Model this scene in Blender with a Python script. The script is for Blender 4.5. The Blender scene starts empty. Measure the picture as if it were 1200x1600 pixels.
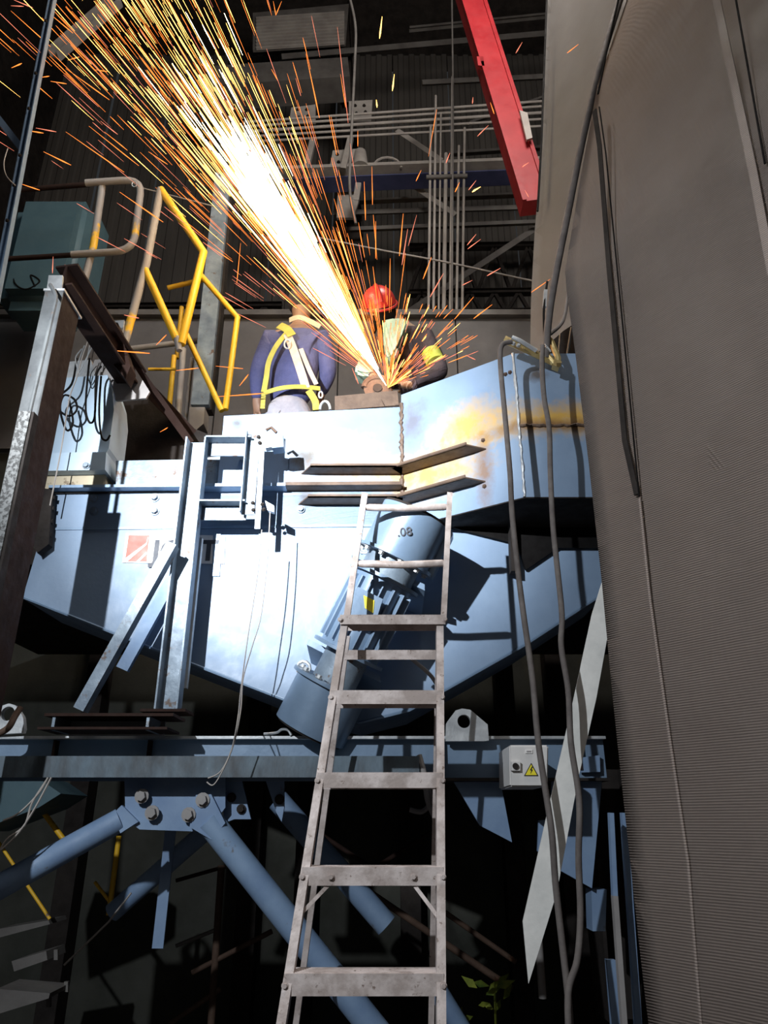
import bpy, bmesh, math, random
from mathutils import Vector, Matrix, Euler
random.seed(7)
SC = bpy.context.scene
COL = SC.collection
# ------------------------------------------------------------------ camera
PITCH = math.radians(22.8); FPX = 1155.0; CAM = Vector((0, 0, 1.5))
cd = bpy.data.cameras.new('camera'); cam = bpy.data.objects.new('camera', cd); COL.objects.link(cam)
cam.location = CAM; cam.rotation_euler = (math.pi/2 + PITCH, 0, 0)
cd.sensor_fit = 'VERTICAL'; cd.sensor_height = 36; cd.lens = 36*FPX/1600; cd.clip_start = .05; cd.clip_end = 200
SC.camera = cam
# ------------------------------------------------------------------ world, lights, exposure
w = bpy.data.worlds.new('world'); SC.world = w; w.use_nodes = True
w.node_tree.nodes['Background'].inputs[0].default_value = (.85, .92, 1, 1)
w.node_tree.nodes['Background'].inputs[1].default_value = .03
SC.view_settings.view_transform = 'Standard'; SC.view_settings.look = 'None'
SC.view_settings.exposure = 0; SC.view_settings.gamma = 1; SC.view_settings.use_curve_mapping = False
CR = Vector((1, 0, 0)); CU = Vector((0, -math.sin(PITCH), math.cos(PITCH))); CF = Vector((0, math.cos(PITCH), math.sin(PITCH)))
def P(x, y, Y):
    d = CR*((x-600)/FPX) + CU*((800-y)/FPX) + CF
    return CAM + d*(Y/d.y)
def mpp(y, Y):
    return Y/(math.cos(PITCH) - (800-y)/FPX*math.sin(PITCH))/FPX
F = 3.6          # distance of the machine's side plate
def lamp(name, kind, loc, power, color, target=None, **kw):
    l = bpy.data.lights.new(name, kind); l.energy = power; l.color = color
    for k, v in kw.items(): setattr(l, k, v)
    o = bpy.data.objects.new(name, l); COL.objects.link(o); o.location = loc
    if target is not None: o.rotation_euler = (Vector(target)-Vector(loc)).to_track_quat('-Z', 'Y').to_euler()
    return o
LIGHT = Vector((-1.85, -.5, 3.5))
lamp('work_floodlight', 'SPOT', LIGHT, 3300, (.94, .97, 1), P(455, 722, F), spot_size=math.radians(37), spot_blend=1.0, shadow_soft_size=.022)
lamp('work_floodlight_spill', 'SPOT', LIGHT, 470, (.88, .94, 1), P(560, 1230, F), spot_size=math.radians(104), spot_blend=.7, shadow_soft_size=.03)
lamp('hall_fill', 'POINT', (1.0, 2.0, 9.5), 1000, (1, .93, .86), shadow_soft_size=1.0)  # unseen lamp added to brighten the roof steel and back wall
lamp('hall_fill', 'POINT', (-2.6, 3.6, 6.6), 12, (.62, .9, 1), shadow_soft_size=.2)  # unseen bluish fill that makes the glimmer on the tank
lamp('hall_fill', 'POINT', (-1.0, -4.5, 4.5), 45, (1, .93, .85), shadow_soft_size=1.2)  # fill added behind the camera to lift shadows and the tarpaulin
SO = P(606, 606, 4.02)                      # where disc meets plate
SA = P(135, -140, 3.3)                      # far end of the jet
lamp('spark_glow', 'POINT', SO + (SA-SO)*.04 + Vector((0, -.12, .05)), 16, (1, .55, .3), shadow_soft_size=.06)
lamp('spark_glow', 'POINT', SO + (SA-SO)*.4, 45, (1, .62, .32), shadow_soft_size=.2)

# ------------------------------------------------------------------ materials
def ramp(nt, fac, stops):
    r = nt.nodes.new('ShaderNodeValToRGB'); e = r.color_ramp.elements
    e[0].position, e[0].color = stops[0][0], (*stops[0][1], 1)
    e[1].position, e[1].color = stops[-1][0], (*stops[-1][1], 1)
    for p, c in stops[1:-1]:
        n = e.new(p); n.color = (*c, 1)
    nt.links.new(fac, r.inputs[0]); return r.outputs[0]
def noise(nt, vec, scale, detail=6, rough=.6):
    n = nt.nodes.new('ShaderNodeTexNoise'); n.inputs['Scale'].default_value = scale
    n.inputs['Detail'].default_value = detail; n.inputs['Roughness'].default_value = rough
    nt.links.new(vec, n.inputs['Vector']); return n.outputs[0]
def mix(nt, f, a, b, mode='MIX'):
    m = nt.nodes.new('ShaderNodeMix'); m.data_type = 'RGBA'; m.blend_type = mode
    for s, v in ((m.inputs[0], f), (m.inputs[6], a), (m.inputs[7], b)):
        if hasattr(v, 'is_linked'): nt.links.new(v, s)
        elif isinstance(v, (int, float)): s.default_value = v
        else: s.default_value = (*v, 1)
    return m.outputs[2]
def math_(nt, op, a, b=None, clamp=False):
    m = nt.nodes.new('ShaderNodeMath'); m.operation = op; m.use_clamp = clamp
    for s, v in zip(m.inputs, (a, b)):
        if v is None: continue
        if hasattr(v, 'is_linked'): nt.links.new(v, s)
        else: s.default_value = v
    return m.outputs[0]
def M(name, c1, c2, scale=4, rough=.6, metal=0, bump=.15, bscale=40, lo=.35, hi=.65, c3=None, t3=.62, s3=9, stretch=None, burns=None, spec=.5):
    m = bpy.data.materials.new(name); m.use_nodes = True; nt = m.node_tree; b = nt.nodes['Principled BSDF']
    tc = nt.nodes.new('ShaderNodeTexCoord').outputs['Object']
    vec = tc
    if stretch:
        mp = nt.nodes.new('ShaderNodeMapping'); mp.inputs['Scale'].default_value = stretch
        nt.links.new(tc, mp.inputs[0]); vec = mp.outputs[0]
    col = ramp(nt, noise(nt, vec, scale), [(lo, c1), (hi, c2)])
    if c3:
        f = ramp(nt, noise(nt, vec, s3, 8, .7), [(t3, (0, 0, 0)), (t3+.06, (1, 1, 1))])
        col = mix(nt, f, col, c3)
    if burns:
        n1 = noise(nt, tc, 14, 6, .65)
        for (cx, cy, cz), (rx, ry, rz), colr, k in burns:
            mp = nt.nodes.new('ShaderNodeMapping'); mp.vector_type = 'TEXTURE'
            mp.inputs['Location'].default_value = (cx, cy, cz); mp.inputs['Scale'].default_value = (rx*1.45, ry*1.45, rz*1.45)
            nt.links.new(tc, mp.inputs[0])
            ln = nt.nodes.new('ShaderNodeVectorMath'); ln.operation = 'LENGTH'; nt.links.new(mp.outputs[0], ln.inputs[0])
            a = math_(nt, 'ADD', ln.outputs['Value'], math_(nt, 'MULTIPLY', math_(nt, 'SUBTRACT', n1, .5), 1.6))
            f = math_(nt, 'MULTIPLY', math_(nt, 'SUBTRACT', 1.15, a, True), k, True)
            col = mix(nt, f, col, colr)
    nt.links.new(col, b.inputs['Base Color'])
    rr = ramp(nt, noise(nt, vec, scale*3), [(.3, (rough*.8,)*3), (.7, (min(1, rough*1.2),)*3)])
    nt.links.new(rr, b.inputs['Roughness']); b.inputs['Metallic'].default_value = metal
    b.inputs['Specular IOR Level'].default_value = spec
    if bump:
        bp = nt.nodes.new('ShaderNodeBump'); bp.inputs['Strength'].default_value = bump; bp.inputs['Distance'].default_value = .01
        nt.links.new(noise(nt, vec, bscale, 4), bp.inputs['Height']); nt.links.new(bp.outputs[0], b.inputs['Normal'])
    return m
def EM(name, c, s):
    m = bpy.data.materials.new(name); m.use_nodes = True; nt = m.node_tree; nt.nodes.clear()
    e = nt.nodes.new('ShaderNodeEmission'); e.inputs[0].default_value = (*c, 1); e.inputs[1].default_value = s
    o = nt.nodes.new('ShaderNodeOutputMaterial'); nt.links.new(e.outputs[0], o.inputs[0])
    m.cycles.emission_sampling = 'NONE'; return m
BLUE = M('blue_grey_paint', (.17, .25, .36), (.21, .30, .42), 3, .38, .15, .08, 30, c3=(.16, .2, .27), t3=.66, s3=6)
BLUE2 = M('blue_paint_dusty', (.16, .25, .41), (.24, .35, .51), 4, .6, 0, .1, 30, c3=(.14, .13, .12), t3=.63, s3=7)
WBLUE = M('worn_blue_steel', (.12, .16, .21), (.28, .35, .42), 5, .5, .2, .15, 40, c3=(.12, .08, .06), t3=.58, s3=12)
GALV = M('galvanised_steel', (.38, .4, .42), (.6, .62, .63), 9, .45, .5, .08, 60)
LITZ = M('lit_zinc', (.72, .72, .69), (.9, .89, .85), 8, .6, .1, .12, 30)  # pale tone lifted so the channel strip reads as lit
ALU = M('scuffed_aluminium', (.42, .35, .32), (.66, .58, .55), 12, .5, .15, .12, 60, lo=.4, hi=.6, c3=(.22, .16, .13), t3=.6, s3=45)
RUSTA = M('rusty_brown_steel', (.05, .026, .017), (.1, .06, .04), 6, .8, 0, .25, 60, c3=(.2, .1, .06), t3=.62)
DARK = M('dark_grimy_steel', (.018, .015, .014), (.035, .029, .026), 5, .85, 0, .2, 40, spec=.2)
DARKB = M('dark_brown_steel', (.02, .0095, .007), (.034, .018, .014), 5, .85, 0, .2, 40, spec=.2)
STEEL = M('raw_angle_steel', (.075, .045, .03), (.14, .09, .06), 9, .6, .1, .2, 50, c3=(.08, .05, .035), t3=.6)
YEL = M('chipped_yellow_paint', (.78, .43, .015), (.85, .52, .03), 5, .5, 0, .1, 30, c3=(.3, .2, .12), t3=.64, s3=9)
YELG = M('yellow_over_grey_paint', (.8, .46, .02), (.3, .28, .27), 1.6, .6, 0, .12, 30, lo=.40, hi=.43)
GREY = M('grey_primer_pipe', (.26, .245, .24), (.36, .34, .33), 4, .6, 0, .1, 30)
RED = M('red_crane_paint', (.3, .014, .02), (.38, .022, .028), 3, .5, 0, .06, 30, c3=(.25, .06, .05), t3=.66)
HALL = M('hall_steel', (.10, .09, .085), (.16, .15, .14), 3, .7, 0, .1)
HALLL = M('light_hall_steel', (.3, .27, .25), (.42, .39, .36), 3, .7, 0, .1)
HALLB = M('blue_crane_paint', (.05, .06, .14), (.08, .09, .2), 3, .6, 0, .1)
CLAD = M('corrugated_cladding', (.08, .072, .065), (.11, .1, .09), 2, .8, 0, .1, stretch=(1, 1, .2))
WALLG = M('grey_wall_panel', (.13, .125, .125), (.17, .16, .16), 2, .85, 0, .1)
LOWW = M('grimy_lower_wall', (.035, .037, .03), (.055, .055, .045), 2, .9, 0, .15)
FLOOR = M('oily_floor', (.04, .035, .032), (.07, .06, .055), 3, .85, 0, .2)
TEAL = M('teal_tank_paint', (.05, .10, .125), (.07, .13, .155), 2, .6, 0, .06)
CABW = M('pale_blue_cabinet_paint', (.42, .55, .68), (.5, .63, .76), 4, .5, 0, .05, c3=(.3, .32, .33), t3=.68)
GREYP = M('weathered_grey_paint', (.045, .05, .055), (.11, .12, .125), 6, .6, 0, .1, 40, c3=(.08, .06, .05), t3=.6)
SPECK = M('speckled_zinc', (.04, .04, .04), (.16, .165, .165), 60, .6, .2, .1, 60, lo=.45, hi=.55)
GRIME = M('grimy_blue_grey_channel', (.06, .07, .08), (.14, .2, .25), 7, .6, 0, .2, 40, c3=(.3, .32, .33), t3=.64, s3=16, stretch=(1, 1, .4))
BEIGE = M('stained_beige_paint', (.45, .38, .26), (.55, .47, .34), 5, .7, 0, .1, c3=(.2, .14, .09), t3=.6)
CABLE = M('dusty_cable_rubber', (.10, .085, .08), (.16, .14, .13), 12, .8, 0, .2)
BLK = M('black_cable_rubber', (.004, .0035, .0035), (.007, .006, .006), 9, .8, 0, .1, spec=.15)
BRASS = M('brass_clamp', (.42, .30, .12), (.58, .45, .2), 10, .4, .5, .2)
WHITE = M('white_enamel', (.62, .6, .58), (.7, .68, .66), 6, .5, 0, .04, c3=(.4, .38, .36), t3=.68)
YSTK = M('yellow_sticker', (.85, .72, .03), (.9, .78, .05), 6, .5, 0, 0)
INK = M('black_ink', (.01, .01, .01), (.015, .015, .015), 6, .6, 0, 0)
LOGOG = M('charcoal_lettering', (.035, .04, .055), (.05, .055, .07), 6, .6, 0, 0)
LOGOR = M('logo_red', (.62, .07, .05), (.7, .09, .06), 6, .5, 0, 0)
LOGOW = M('logo_white', (.75, .72, .7), (.82, .8, .78), 6, .5, 0, 0)
NAVY = M('navy_workwear', (.045, .05, .13), (.065, .072, .18), 8, .9, 0, .4, 60)
DKJ = M('charcoal_jacket', (.03, .025, .03), (.06, .045, .055), 8, .9, 0, .4, 60)
TROU = M('grey_trousers', (.2, .2, .24), (.28, .28, .32), 8, .9, 0, .4, 60)
MINT = M('mint_green_cloth', (.28, .42, .34), (.38, .52, .43), 8, .9, 0, .3, 60)
LIME = M('lime_reflective_band', (.42, .5, .05), (.52, .6, .1), 8, .6, 0, .1)
HARN = M('yellow_harness_webbing', (.3, .27, .04), (.4, .36, .07), 14, .8, 0, .2)
HARNB = M('dusty_harness_strap', (.42, .34, .27), (.52, .44, .36), 14, .8, 0, .2)
SKIN = M('skin', (.2, .11, .07), (.26, .15, .1), 8, .6, 0, .05)
GLOVE = M('leather_glove', (.3, .2, .13), (.4, .28, .19), 8, .8, 0, .2)
HELM = M('red_helmet_shell', (.5, .03, .025), (.58, .05, .04), 8, .35, 0, .02)
BEIGC = M('beige_cap_cloth', (.4, .3, .22), (.5, .4, .3), 8, .9, 0, .2)
LEAF = M('leaf_green', (.05, .1, .015), (.25, .28, .03), 9, .6, 0, .1)
SPK = [EM('white_hot_spark', (1, .88, .55), 14), EM('yellow_hot_spark', (1, .55, .13), 5), EM('orange_spark', (1, .24, .04), 2.2), EM('red_pink_spark', (1, .27, .16), 1.5)]
# tarpaulin with a fine woven mesh
def tarp_mat():
    m = M('grey_mesh_tarpaulin', (.27, .218, .19), (.305, .25, .218), 1.5, .85, 0, 0)
    nt = m.node_tree; b = nt.nodes['Principled BSDF']
    tc = nt.nodes.new('ShaderNodeTexCoord').outputs['Object']
    hs = []
    for dr in ('Z', 'X'):
        wv = nt.nodes.new('ShaderNodeTexWave'); wv.bands_direction = dr; wv.inputs['Scale'].default_value = 38 if dr == 'Z' else 30
        wv.inputs['Distortion'].default_value = .25; nt.links.new(tc, wv.inputs[0]); hs.append(wv.outputs['Fac'])
    h = math_(nt, 'ADD', hs[0], math_(nt, 'MULTIPLY', hs[1], .4))
    bp = nt.nodes.new('ShaderNodeBump'); bp.inputs['Strength'].default_value = .5; bp.inputs['Distance'].default_value = .004
    nt.links.new(h, bp.inputs['Height']); nt.links.new(bp.outputs[0], b.inputs['Normal']); return m
TARP = tarp_mat()

# ------------------------------------------------------------------ builders
def obj(name, bm, mat, parent=None, label=None, cat=None, group=None, kind=None, smooth=False, origin=None):
    me = bpy.data.meshes.new(name)
    if isinstance(bm, bpy.types.Mesh): me = bm; me.name = name
    else:
        bmesh.ops.recalc_face_normals(bm, faces=bm.faces); bm.to_mesh(me); bm.free()
    o = bpy.data.objects.new(name, me); COL.objects.link(o)
    pw = Vector((0, 0, 0)); q = parent
    while q is not None: pw += q.location; q = q.parent
    if origin is None:
        if parent is not None: org = pw
        else:
            vs = me.vertices; xs = [v.co.x for v in vs]; ys = [v.co.y for v in vs]; zs = [v.co.z for v in vs]
            org = Vector(((min(xs)+max(xs))/2, (min(ys)+max(ys))/2, min(zs)))
    else: org = Vector(origin)
    me.transform(Matrix.Translation(-org)); o.location = org - pw
    if parent is not None: o.parent = parent
    for m in (mat if isinstance(mat, (list, tuple)) else [mat]): me.materials.append(m)
    if smooth:
        for p in me.polygons: p.use_smooth = True
        if smooth != 'all': me.set_sharp_from_angle(angle=math.radians(40))
    if label: o['label'] = label
    if cat: o['category'] = cat
    if group: o['group'] = group
    if kind: o['kind'] = kind
    return o
def thing(name, label, cat, loc, group=None, kind=None):
    o = bpy.data.objects.new(name, None); COL.objects.link(o); o.location = loc; o.empty_display_size = .1
    if kind: o['kind'] = kind
    if label: o['label'] = label
    if cat: o['category'] = cat
    if group: o['group'] = group
    return o
def prism(bm, pts, ext):
    ext = Vector(ext); a = [bm.verts.new(p) for p in pts]; b = [bm.verts.new(Vector(p)+ext) for p in pts]
    bm.faces.new(a); bm.faces.new(b[::-1]); n = len(a)
    for i in range(n): bm.faces.new((a[i], b[i], b[(i+1) % n], a[(i+1) % n]))
    return bm
def PR(pts, Y, th, bm=None):       # prism from pixel outline standing at distance Y, th thick away from the viewer
    return prism(bm or bmesh.new(), [P(x, y, Y) for x, y in pts], (0, th, 0))
def box(bm, c, s, rot=None):
    m = Matrix.Translation(c) @ (rot.to_matrix().to_4x4() if rot else Matrix()) @ Matrix.Diagonal((*s, 1))
    bmesh.ops.create_cube(bm, size=1, matrix=m); return bm
def frame(a, b, ref=Vector((0, 1, 0))):
    d = (b-a).normalized(); s = d.cross(ref)
    if s.length < 1e-4: s = d.cross(Vector((0, 0, 1)))
    s.normalize(); t = s.cross(d).normalized()
    if t.dot(ref) < 0: t = -t
    return d, s, t
def sweep(bm, prof, a, b, ref=Vector((0, 1, 0)), flip=1):
    d, s, t = frame(a, b, ref)
    pa = [bm.verts.new(a + s*(u*flip) + t*v) for u, v in prof]; pb = [bm.verts.new(b + s*(u*flip) + t*v) for u, v in prof]
    bm.faces.new(pa); bm.faces.new(pb[::-1]); n = len(pa)
    for i in range(n): bm.faces.new((pa[i], pb[i], pb[(i+1) % n], pa[(i+1) % n]))
    return bm
def RECT(w, h): return [(-w/2, 0), (w/2, 0), (w/2, h), (-w/2, h)]
def UCH(w, h, k): # flanges towards the viewer (v = 0), web at v = h
    return [(-w/2, 0), (-w/2+k, 0), (-w/2+k, h-k), (w/2-k, h-k), (w/2-k, 0), (w/2, 0), (w/2, h), (-w/2, h)]
def LANG(w, h, k): return [(-w/2, 0), (w/2, 0), (w/2, h), (w/2-k, h), (w/2-k, k), (-w/2, k)]
def IBM(w, h, k):  # flanges top and bottom (u), web thin
    return [(-w/2, 0), (-w/2+k, 0), (-w/2+k, h/2-k/2), (w/2-k, h/2-k/2), (w/2-k, 0), (w/2, 0), (w/2, h), (w/2-k, h), (w/2-k, h/2+k/2), (-w/2+k, h/2+k/2), (-w/2+k, h), (-w/2, h)]
def bar(a, b, w, h, bm=None, ref=Vector((0, 1, 0))):
    return sweep(bm or bmesh.new(), RECT(w, h), a, b, ref)
def tube(pts, r, bm=None, n=10, closed=False, taper=None):
    bm = bm or bmesh.new(); pts = [Vector(p) for p in pts]; N = len(pts); rings = []
    up = None
    for i, p in enumerate(pts):
        if closed: d = pts[(i+1) % N] - pts[i-1]
        else: d = pts[min(i+1, N-1)] - pts[max(i-1, 0)]
        d.normalize()
        if up is None:
            up = d.orthogonal().normalized()
        up = (up - d*up.dot(d)).normalized(); sd = d.cross(up)
        rr = r if taper is None else r*taper(i/(N-1))
        rings.append([bm.verts.new(p + (up*math.cos(k*2*math.pi/n) + sd*math.sin(k*2*math.pi/n))*rr) for k in range(n)])
    m = N if closed else N-1
    for i in range(m):
        A, B = rings[i], rings[(i+1) % N]
        for k in range(n): bm.faces.new((A[k], A[(k+1) % n], B[(k+1) % n], B[k]))
    if not closed: bm.faces.new(rings[0][::-1]); bm.faces.new(rings[-1])
    return bm
def smoothpts(pts, k=6):
    pts = [Vector(p) for p in pts]; out = []
    for i in range(len(pts)-1):
        p0, p1, p2, p3 = pts[max(i-1, 0)], pts[i], pts[i+1], pts[min(i+2, len(pts)-1)]
        for j in range(k):
            t = j/k
            out.append(.5*((2*p1)+(p2-p0)*t+(2*p0-5*p1+4*p2-p3)*t*t+(3*p1-p0-3*p2+p3)*t**3))
    return out + [pts[-1]]
def corner(pts, r=.06, k=5):        # polyline with rounded corners
    pts = [Vector(p) for p in pts]; out = [pts[0]]
    for i in range(1, len(pts)-1):
        a, b, c = pts[i-1], pts[i], pts[i+1]
        ra = min(r, (a-b).length/2); rc = min(r, (c-b).length/2)
        p, q = b+(a-b).normalized()*ra, b+(c-b).normalized()*rc
        for j in range(k+1):
            t = j/k; out.append(p*(1-t)**2 + b*2*t*(1-t) + q*t*t)
    return out + [pts[-1]]
def cyl(bm, a, b, r, r2=None, n=20):
    return tube([a, b], r, bm, n, taper=(None if r2 is None else (lambda t: 1+(r2/r-1)*t)))
def bolt(parent, p, r=.012, mat=None, nrm=Vector((0, -1, 0)), name='bolt'):
    bm = bmesh.new(); cyl(bm, p, p+nrm*r*.35, r*1.45, n=12); cyl(bm, p+nrm*r*.3, p+nrm*r*1.3, r, n=6)
    return obj(name, bm, mat or WBLUE, parent)
def textmesh(s, size, depth=.0015, bold=0):
    c = bpy.data.curves.new('t', 'FONT'); c.body = s; c.size = size; c.extrude = depth; c.offset = bold; c.resolution_u = 4
    o = bpy.data.objects.new('t', c); COL.objects.link(o); dg = bpy.context.evaluated_depsgraph_get()
    me = bpy.data.meshes.new_from_object(o.evaluated_get(dg)); bpy.data.objects.remove(o); me.materials.clear(); return me
def skinmesh(nodes, edges, root, sub=2):
    names = list(nodes); me = bpy.data.meshes.new('s')
    me.from_pydata([nodes[n][0] for n in names], [(names.index(a), names.index(b)) for a, b in edges], [])
    o = bpy.data.objects.new('s', me); COL.objects.link(o); md = o.modifiers.new('k', 'SKIN'); md.use_smooth_shade = True
    sv = me.skin_vertices[0].data
    for i, n in enumerate(names):
        r = nodes[n][1]; sv[i].radius = r if isinstance(r, tuple) else (r, r)
        sv[i].use_root = (n == root)
    sb = o.modifiers.new('b', 'SUBSURF'); sb.levels = sub
    dg = bpy.context.evaluated_depsgraph_get(); dg.update()
    out = bpy.data.meshes.new_from_object(o.evaluated_get(dg)); bpy.data.objects.remove(o); return out

# ================================================================== SETTING
def struct(name, bm, mat, smooth=False): return obj(name, bm, mat, kind='structure', smooth=smooth)
struct('floor', box(bmesh.new(), (0, 4, -.05), (14, 18, .1)), FLOOR)
# corrugated back wall built of ribbed sheets
wb = thing('wall_back', None, None, (0, 11.2, 0), kind='structure')
def ribbed(x0, x1, z0, z1, Y, pitch=.24, dep=.035):
    bm = bmesh.new(); prof = []; x = x0
    while x < x1-1e-6:
        prof += [(x, 0), (x+pitch*.4, 0), (x+pitch*.5, dep), (x+pitch*.9, dep)]; x += pitch
    lo = [bm.verts.new((x, Y-d, z0)) for x, d in prof]; hi = [bm.verts.new((x, Y-d, z1)) for x, d in prof]
    for i in range(len(prof)-1): bm.faces.new((lo[i], lo[i+1], hi[i+1], hi[i]))
    return bm
for i in range(12):
    x0 = -7+i*1.2
    obj('cladding_sheet', ribbed(x0, x0+1.2, 0, 17.2, 11.2+(i % 2)*.012), CLAD, wb)
# roof of ribbed decking
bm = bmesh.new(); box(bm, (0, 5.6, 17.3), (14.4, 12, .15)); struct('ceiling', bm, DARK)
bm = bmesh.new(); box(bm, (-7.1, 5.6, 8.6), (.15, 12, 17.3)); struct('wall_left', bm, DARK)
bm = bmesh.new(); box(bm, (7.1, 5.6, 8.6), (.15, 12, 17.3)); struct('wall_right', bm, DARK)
# grey wall behind the two workers, made of panels
wc = thing('wall_center', None, None, (0, 6.9, 0), kind='structure')
ztop = P(700, 497, 6.8).z; zmid = P(700, 700, 6.8).z
for i, x0 in enumerate([-6, -4.6, -3.2, -1.8, -.5, .8, 2.1, 3.4]):
    x1 = [-6, -4.6, -3.2, -1.8, -.5, .8, 2.1, 3.4, 4.8][i+1]
    obj('wall_panel', box(bmesh.new(), ((x0+x1)/2, 6.86, (ztop+zmid)/2), (x1-x0-.015, .1, ztop-zmid)), WALLG, wc)
obj('capping_rail', box(bmesh.new(), (-.6, 6.84, ztop+.04), (10.8, .2, .07)), HALL, wc)
bm = box(bmesh.new(), (-.6, 7.0, zmid/2), (10.8, .16, zmid)); struct('wall_rear', bm, LOWW)
for i, x in enumerate([120, 395, 480, 640, 800, 885]):
    p = P(x, 1300, 6.8); bm = box(bmesh.new(), (p.x, 6.8, zmid/2-.02), (.16, .2, zmid-.06)); struct('trim_%d' % (i+1), bm, DARK)

# ================================================================== HALL STEELWORK (far away, above)
def pxbar(name, a, b, wpx, h, mat, parent=None, prof='R', **kw):
    A, B = P(*a), P(*b); wm = wpx*mpp((a[1]+b[1])/2, (a[2]+b[2])/2); k = max(.006, min(wm, h)*.09)
    pr = {'R': RECT(wm, h), 'U': UCH(wm, h, k), 'I': IBM(wm, h, k), 'L': LANG(wm, h, k)}[prof]
    return obj(name, sweep(bmesh.new(), pr, A, B), mat, parent, **kw)
def to_wall(a, b):
    A, B = P(*a), P(*b); d = B-A; return A, A+d*((6.99-A.x)/d.x)
def pxpipe(name, pts, wpx, mat, parent=None, rnd=0, n=12, **kw):
    ps = [P(*p) for p in pts]; r = wpx/2*mpp(pts[0][1], pts[0][2])
    if rnd: ps = corner(ps, rnd)
    return obj(name, tube(ps, r, n=n), mat, parent, smooth=True, **kw)
def truss(label, xl, yt, yb, xr, Y, n, mat=DARK, grp=None):
    t = thing('roof_truss', label, 'truss', P((xl+xr)/2, yb, Y), grp)
    pxbar('chord', (xl, yt, Y), (xr, yt-4, Y), 9, .12, mat, t, 'I'); pxbar('chord', (xl, yb, Y), (xr, yb-4, Y), 9, .12, mat, t, 'I')
    st = (xr-xl)/n
    for i in range(n):
        x = xl+i*st
        pxbar('web_member', (x, yb, Y+.03), (x+st/2, yt, Y+.03), 5, .06, mat, t); pxbar('web_member', (x+st/2, yt, Y+.03), (x+st, yb, Y+.03), 5, .06, mat, t)
truss('dark lattice girder high behind the grey tarpaulin edge, upper of the pair at right', 640, 383, 455, 905, 10.4, 5)
truss('dark lattice girder just above the grey wall at right, lower of the pair', 640, 455, 487, 905, 10.0, 7)
truss('dark lattice girder behind the yellow and grey guardrails at left', -60, 478, 520, 440, 10.2, 9)
# upper horizontal pipes
for i, (y0, y1, wp) in enumerate([(191, 158, 4), (198, 166, 4), (206, 176, 5), (214, 186, 4), (222, 197, 4)]):
    ords = ['topmost', 'second from the top', 'third from the top', 'fourth from the top', 'lowest']
    obj('ceiling_pipe', tube(to_wall((380, y0, 8.2+i*.05), (850, y1, 8.2+i*.05)), wp/2*mpp(190, 8.2), n=10), HALLL, smooth=True, label='thin grey ceiling pipe, %s of the five parallel pipes' % ords[i], cat='pipe', group='parallel ceiling pipes')
# crane beam
t = thing('crane_beam', 'dark blue overhead crane beam with pale top flange right of the sparks', 'beam', P(640, 280, 8.6))
obj('web', sweep(bmesh.new(), IBM(.18, .3, .02), *to_wall((400, 275, 8.6), (850, 257, 8.6))), HALLB, t); obj('flange', sweep(bmesh.new(), RECT(.06, .5), *to_wall((400, 263, 8.45), (850, 246, 8.45))), HALLL, t)
# vertical conduits
vs = [(673, 198, 520, 4), (681, 150, 500, 4), (689, 178, 520, 3), (697, 240, 510, 6), (707, 120, 505, 4), (717, 228, 515, 4), (726, 200, 505, 4)]
nm = ['leftmost', 'second from left', 'third from left', 'middle and thickest', 'third from right and tallest', 'second from right', 'rightmost']
for (x, y0, y1, wp), l in zip(vs, nm):
    lo_ = P(x-4, y1, 7.6); obj('conduit', tube([P(x, y0, 7.6), lo_, Vector((lo_.x, lo_.y, .01))], wp/2*mpp(300, 7.6), n=8), HALLL, smooth=True, label='vertical grey conduit left of the red boom, %s of the seven' % l, cat='conduit', group='vertical conduits')
pxpipe('conduit_clamp', [(666, 277, 7.56), (730, 275, 7.56)], 7, HALL, label='horizontal clamp bar across the vertical conduits', cat='clamp')
for a, b, wp, l, m in [((620, 203), (690, 250), 9, 'short pale diagonal strut above the blue crane beam', HALLL), ((628, 278), (712, 335), 9, 'short pale diagonal strut below the blue crane beam', HALLL),
                 ((600, 512), (850, 348), 11, 'long grey diagonal brace behind the conduits rising to the right', HALL)]:
    Yd = 8.9 if wp > 10 else 8.15
    if wp > 10: obj('diagonal_strut', sweep(bmesh.new(), LANG(wp*mpp(430, 8.9), .1, .01), *to_wall((*a, 9.6), (*b, 9.6))), m, label=l, cat='strut')
    else: pxbar('diagonal_strut', (*a, 9.0), (*b, 9.0), wp, .1, m, prof='L', label=l, cat='strut')
for a, b, wp, l in [((560, 312), (850, 300), 4, 'thin grey rail below the blue crane beam'), ((520, 332), (850, 322), 9, 'wide dark rail second below the blue crane beam'), ((520, 358), (850, 345), 7, 'dark rail third below the blue crane beam'),
                 ((640, 42), (860, 20), 4, 'thin rail crossing high behind the top of the red boom'), ((660, 128), (860, 118), 10, 'grey rail above the five parallel pipes'), ((700, 238), (850, 228), 5, 'grey rail directly above the blue crane beam at right'), ((735, 190), (850, 150), 4, 'thin grey rail passing behind the middle of the red boom'), ((440, 88), (530, 80), 12, 'grey roof rail under the ribbed roof panel')]:
    wm = wp*mpp(a[1], 9.4); obj('steel_rail', sweep(bmesh.new(), LANG(wm, .12, .01), *to_wall((*a, 9.4), (*b, 9.4))), HALL, label=l, cat='rail')
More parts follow.
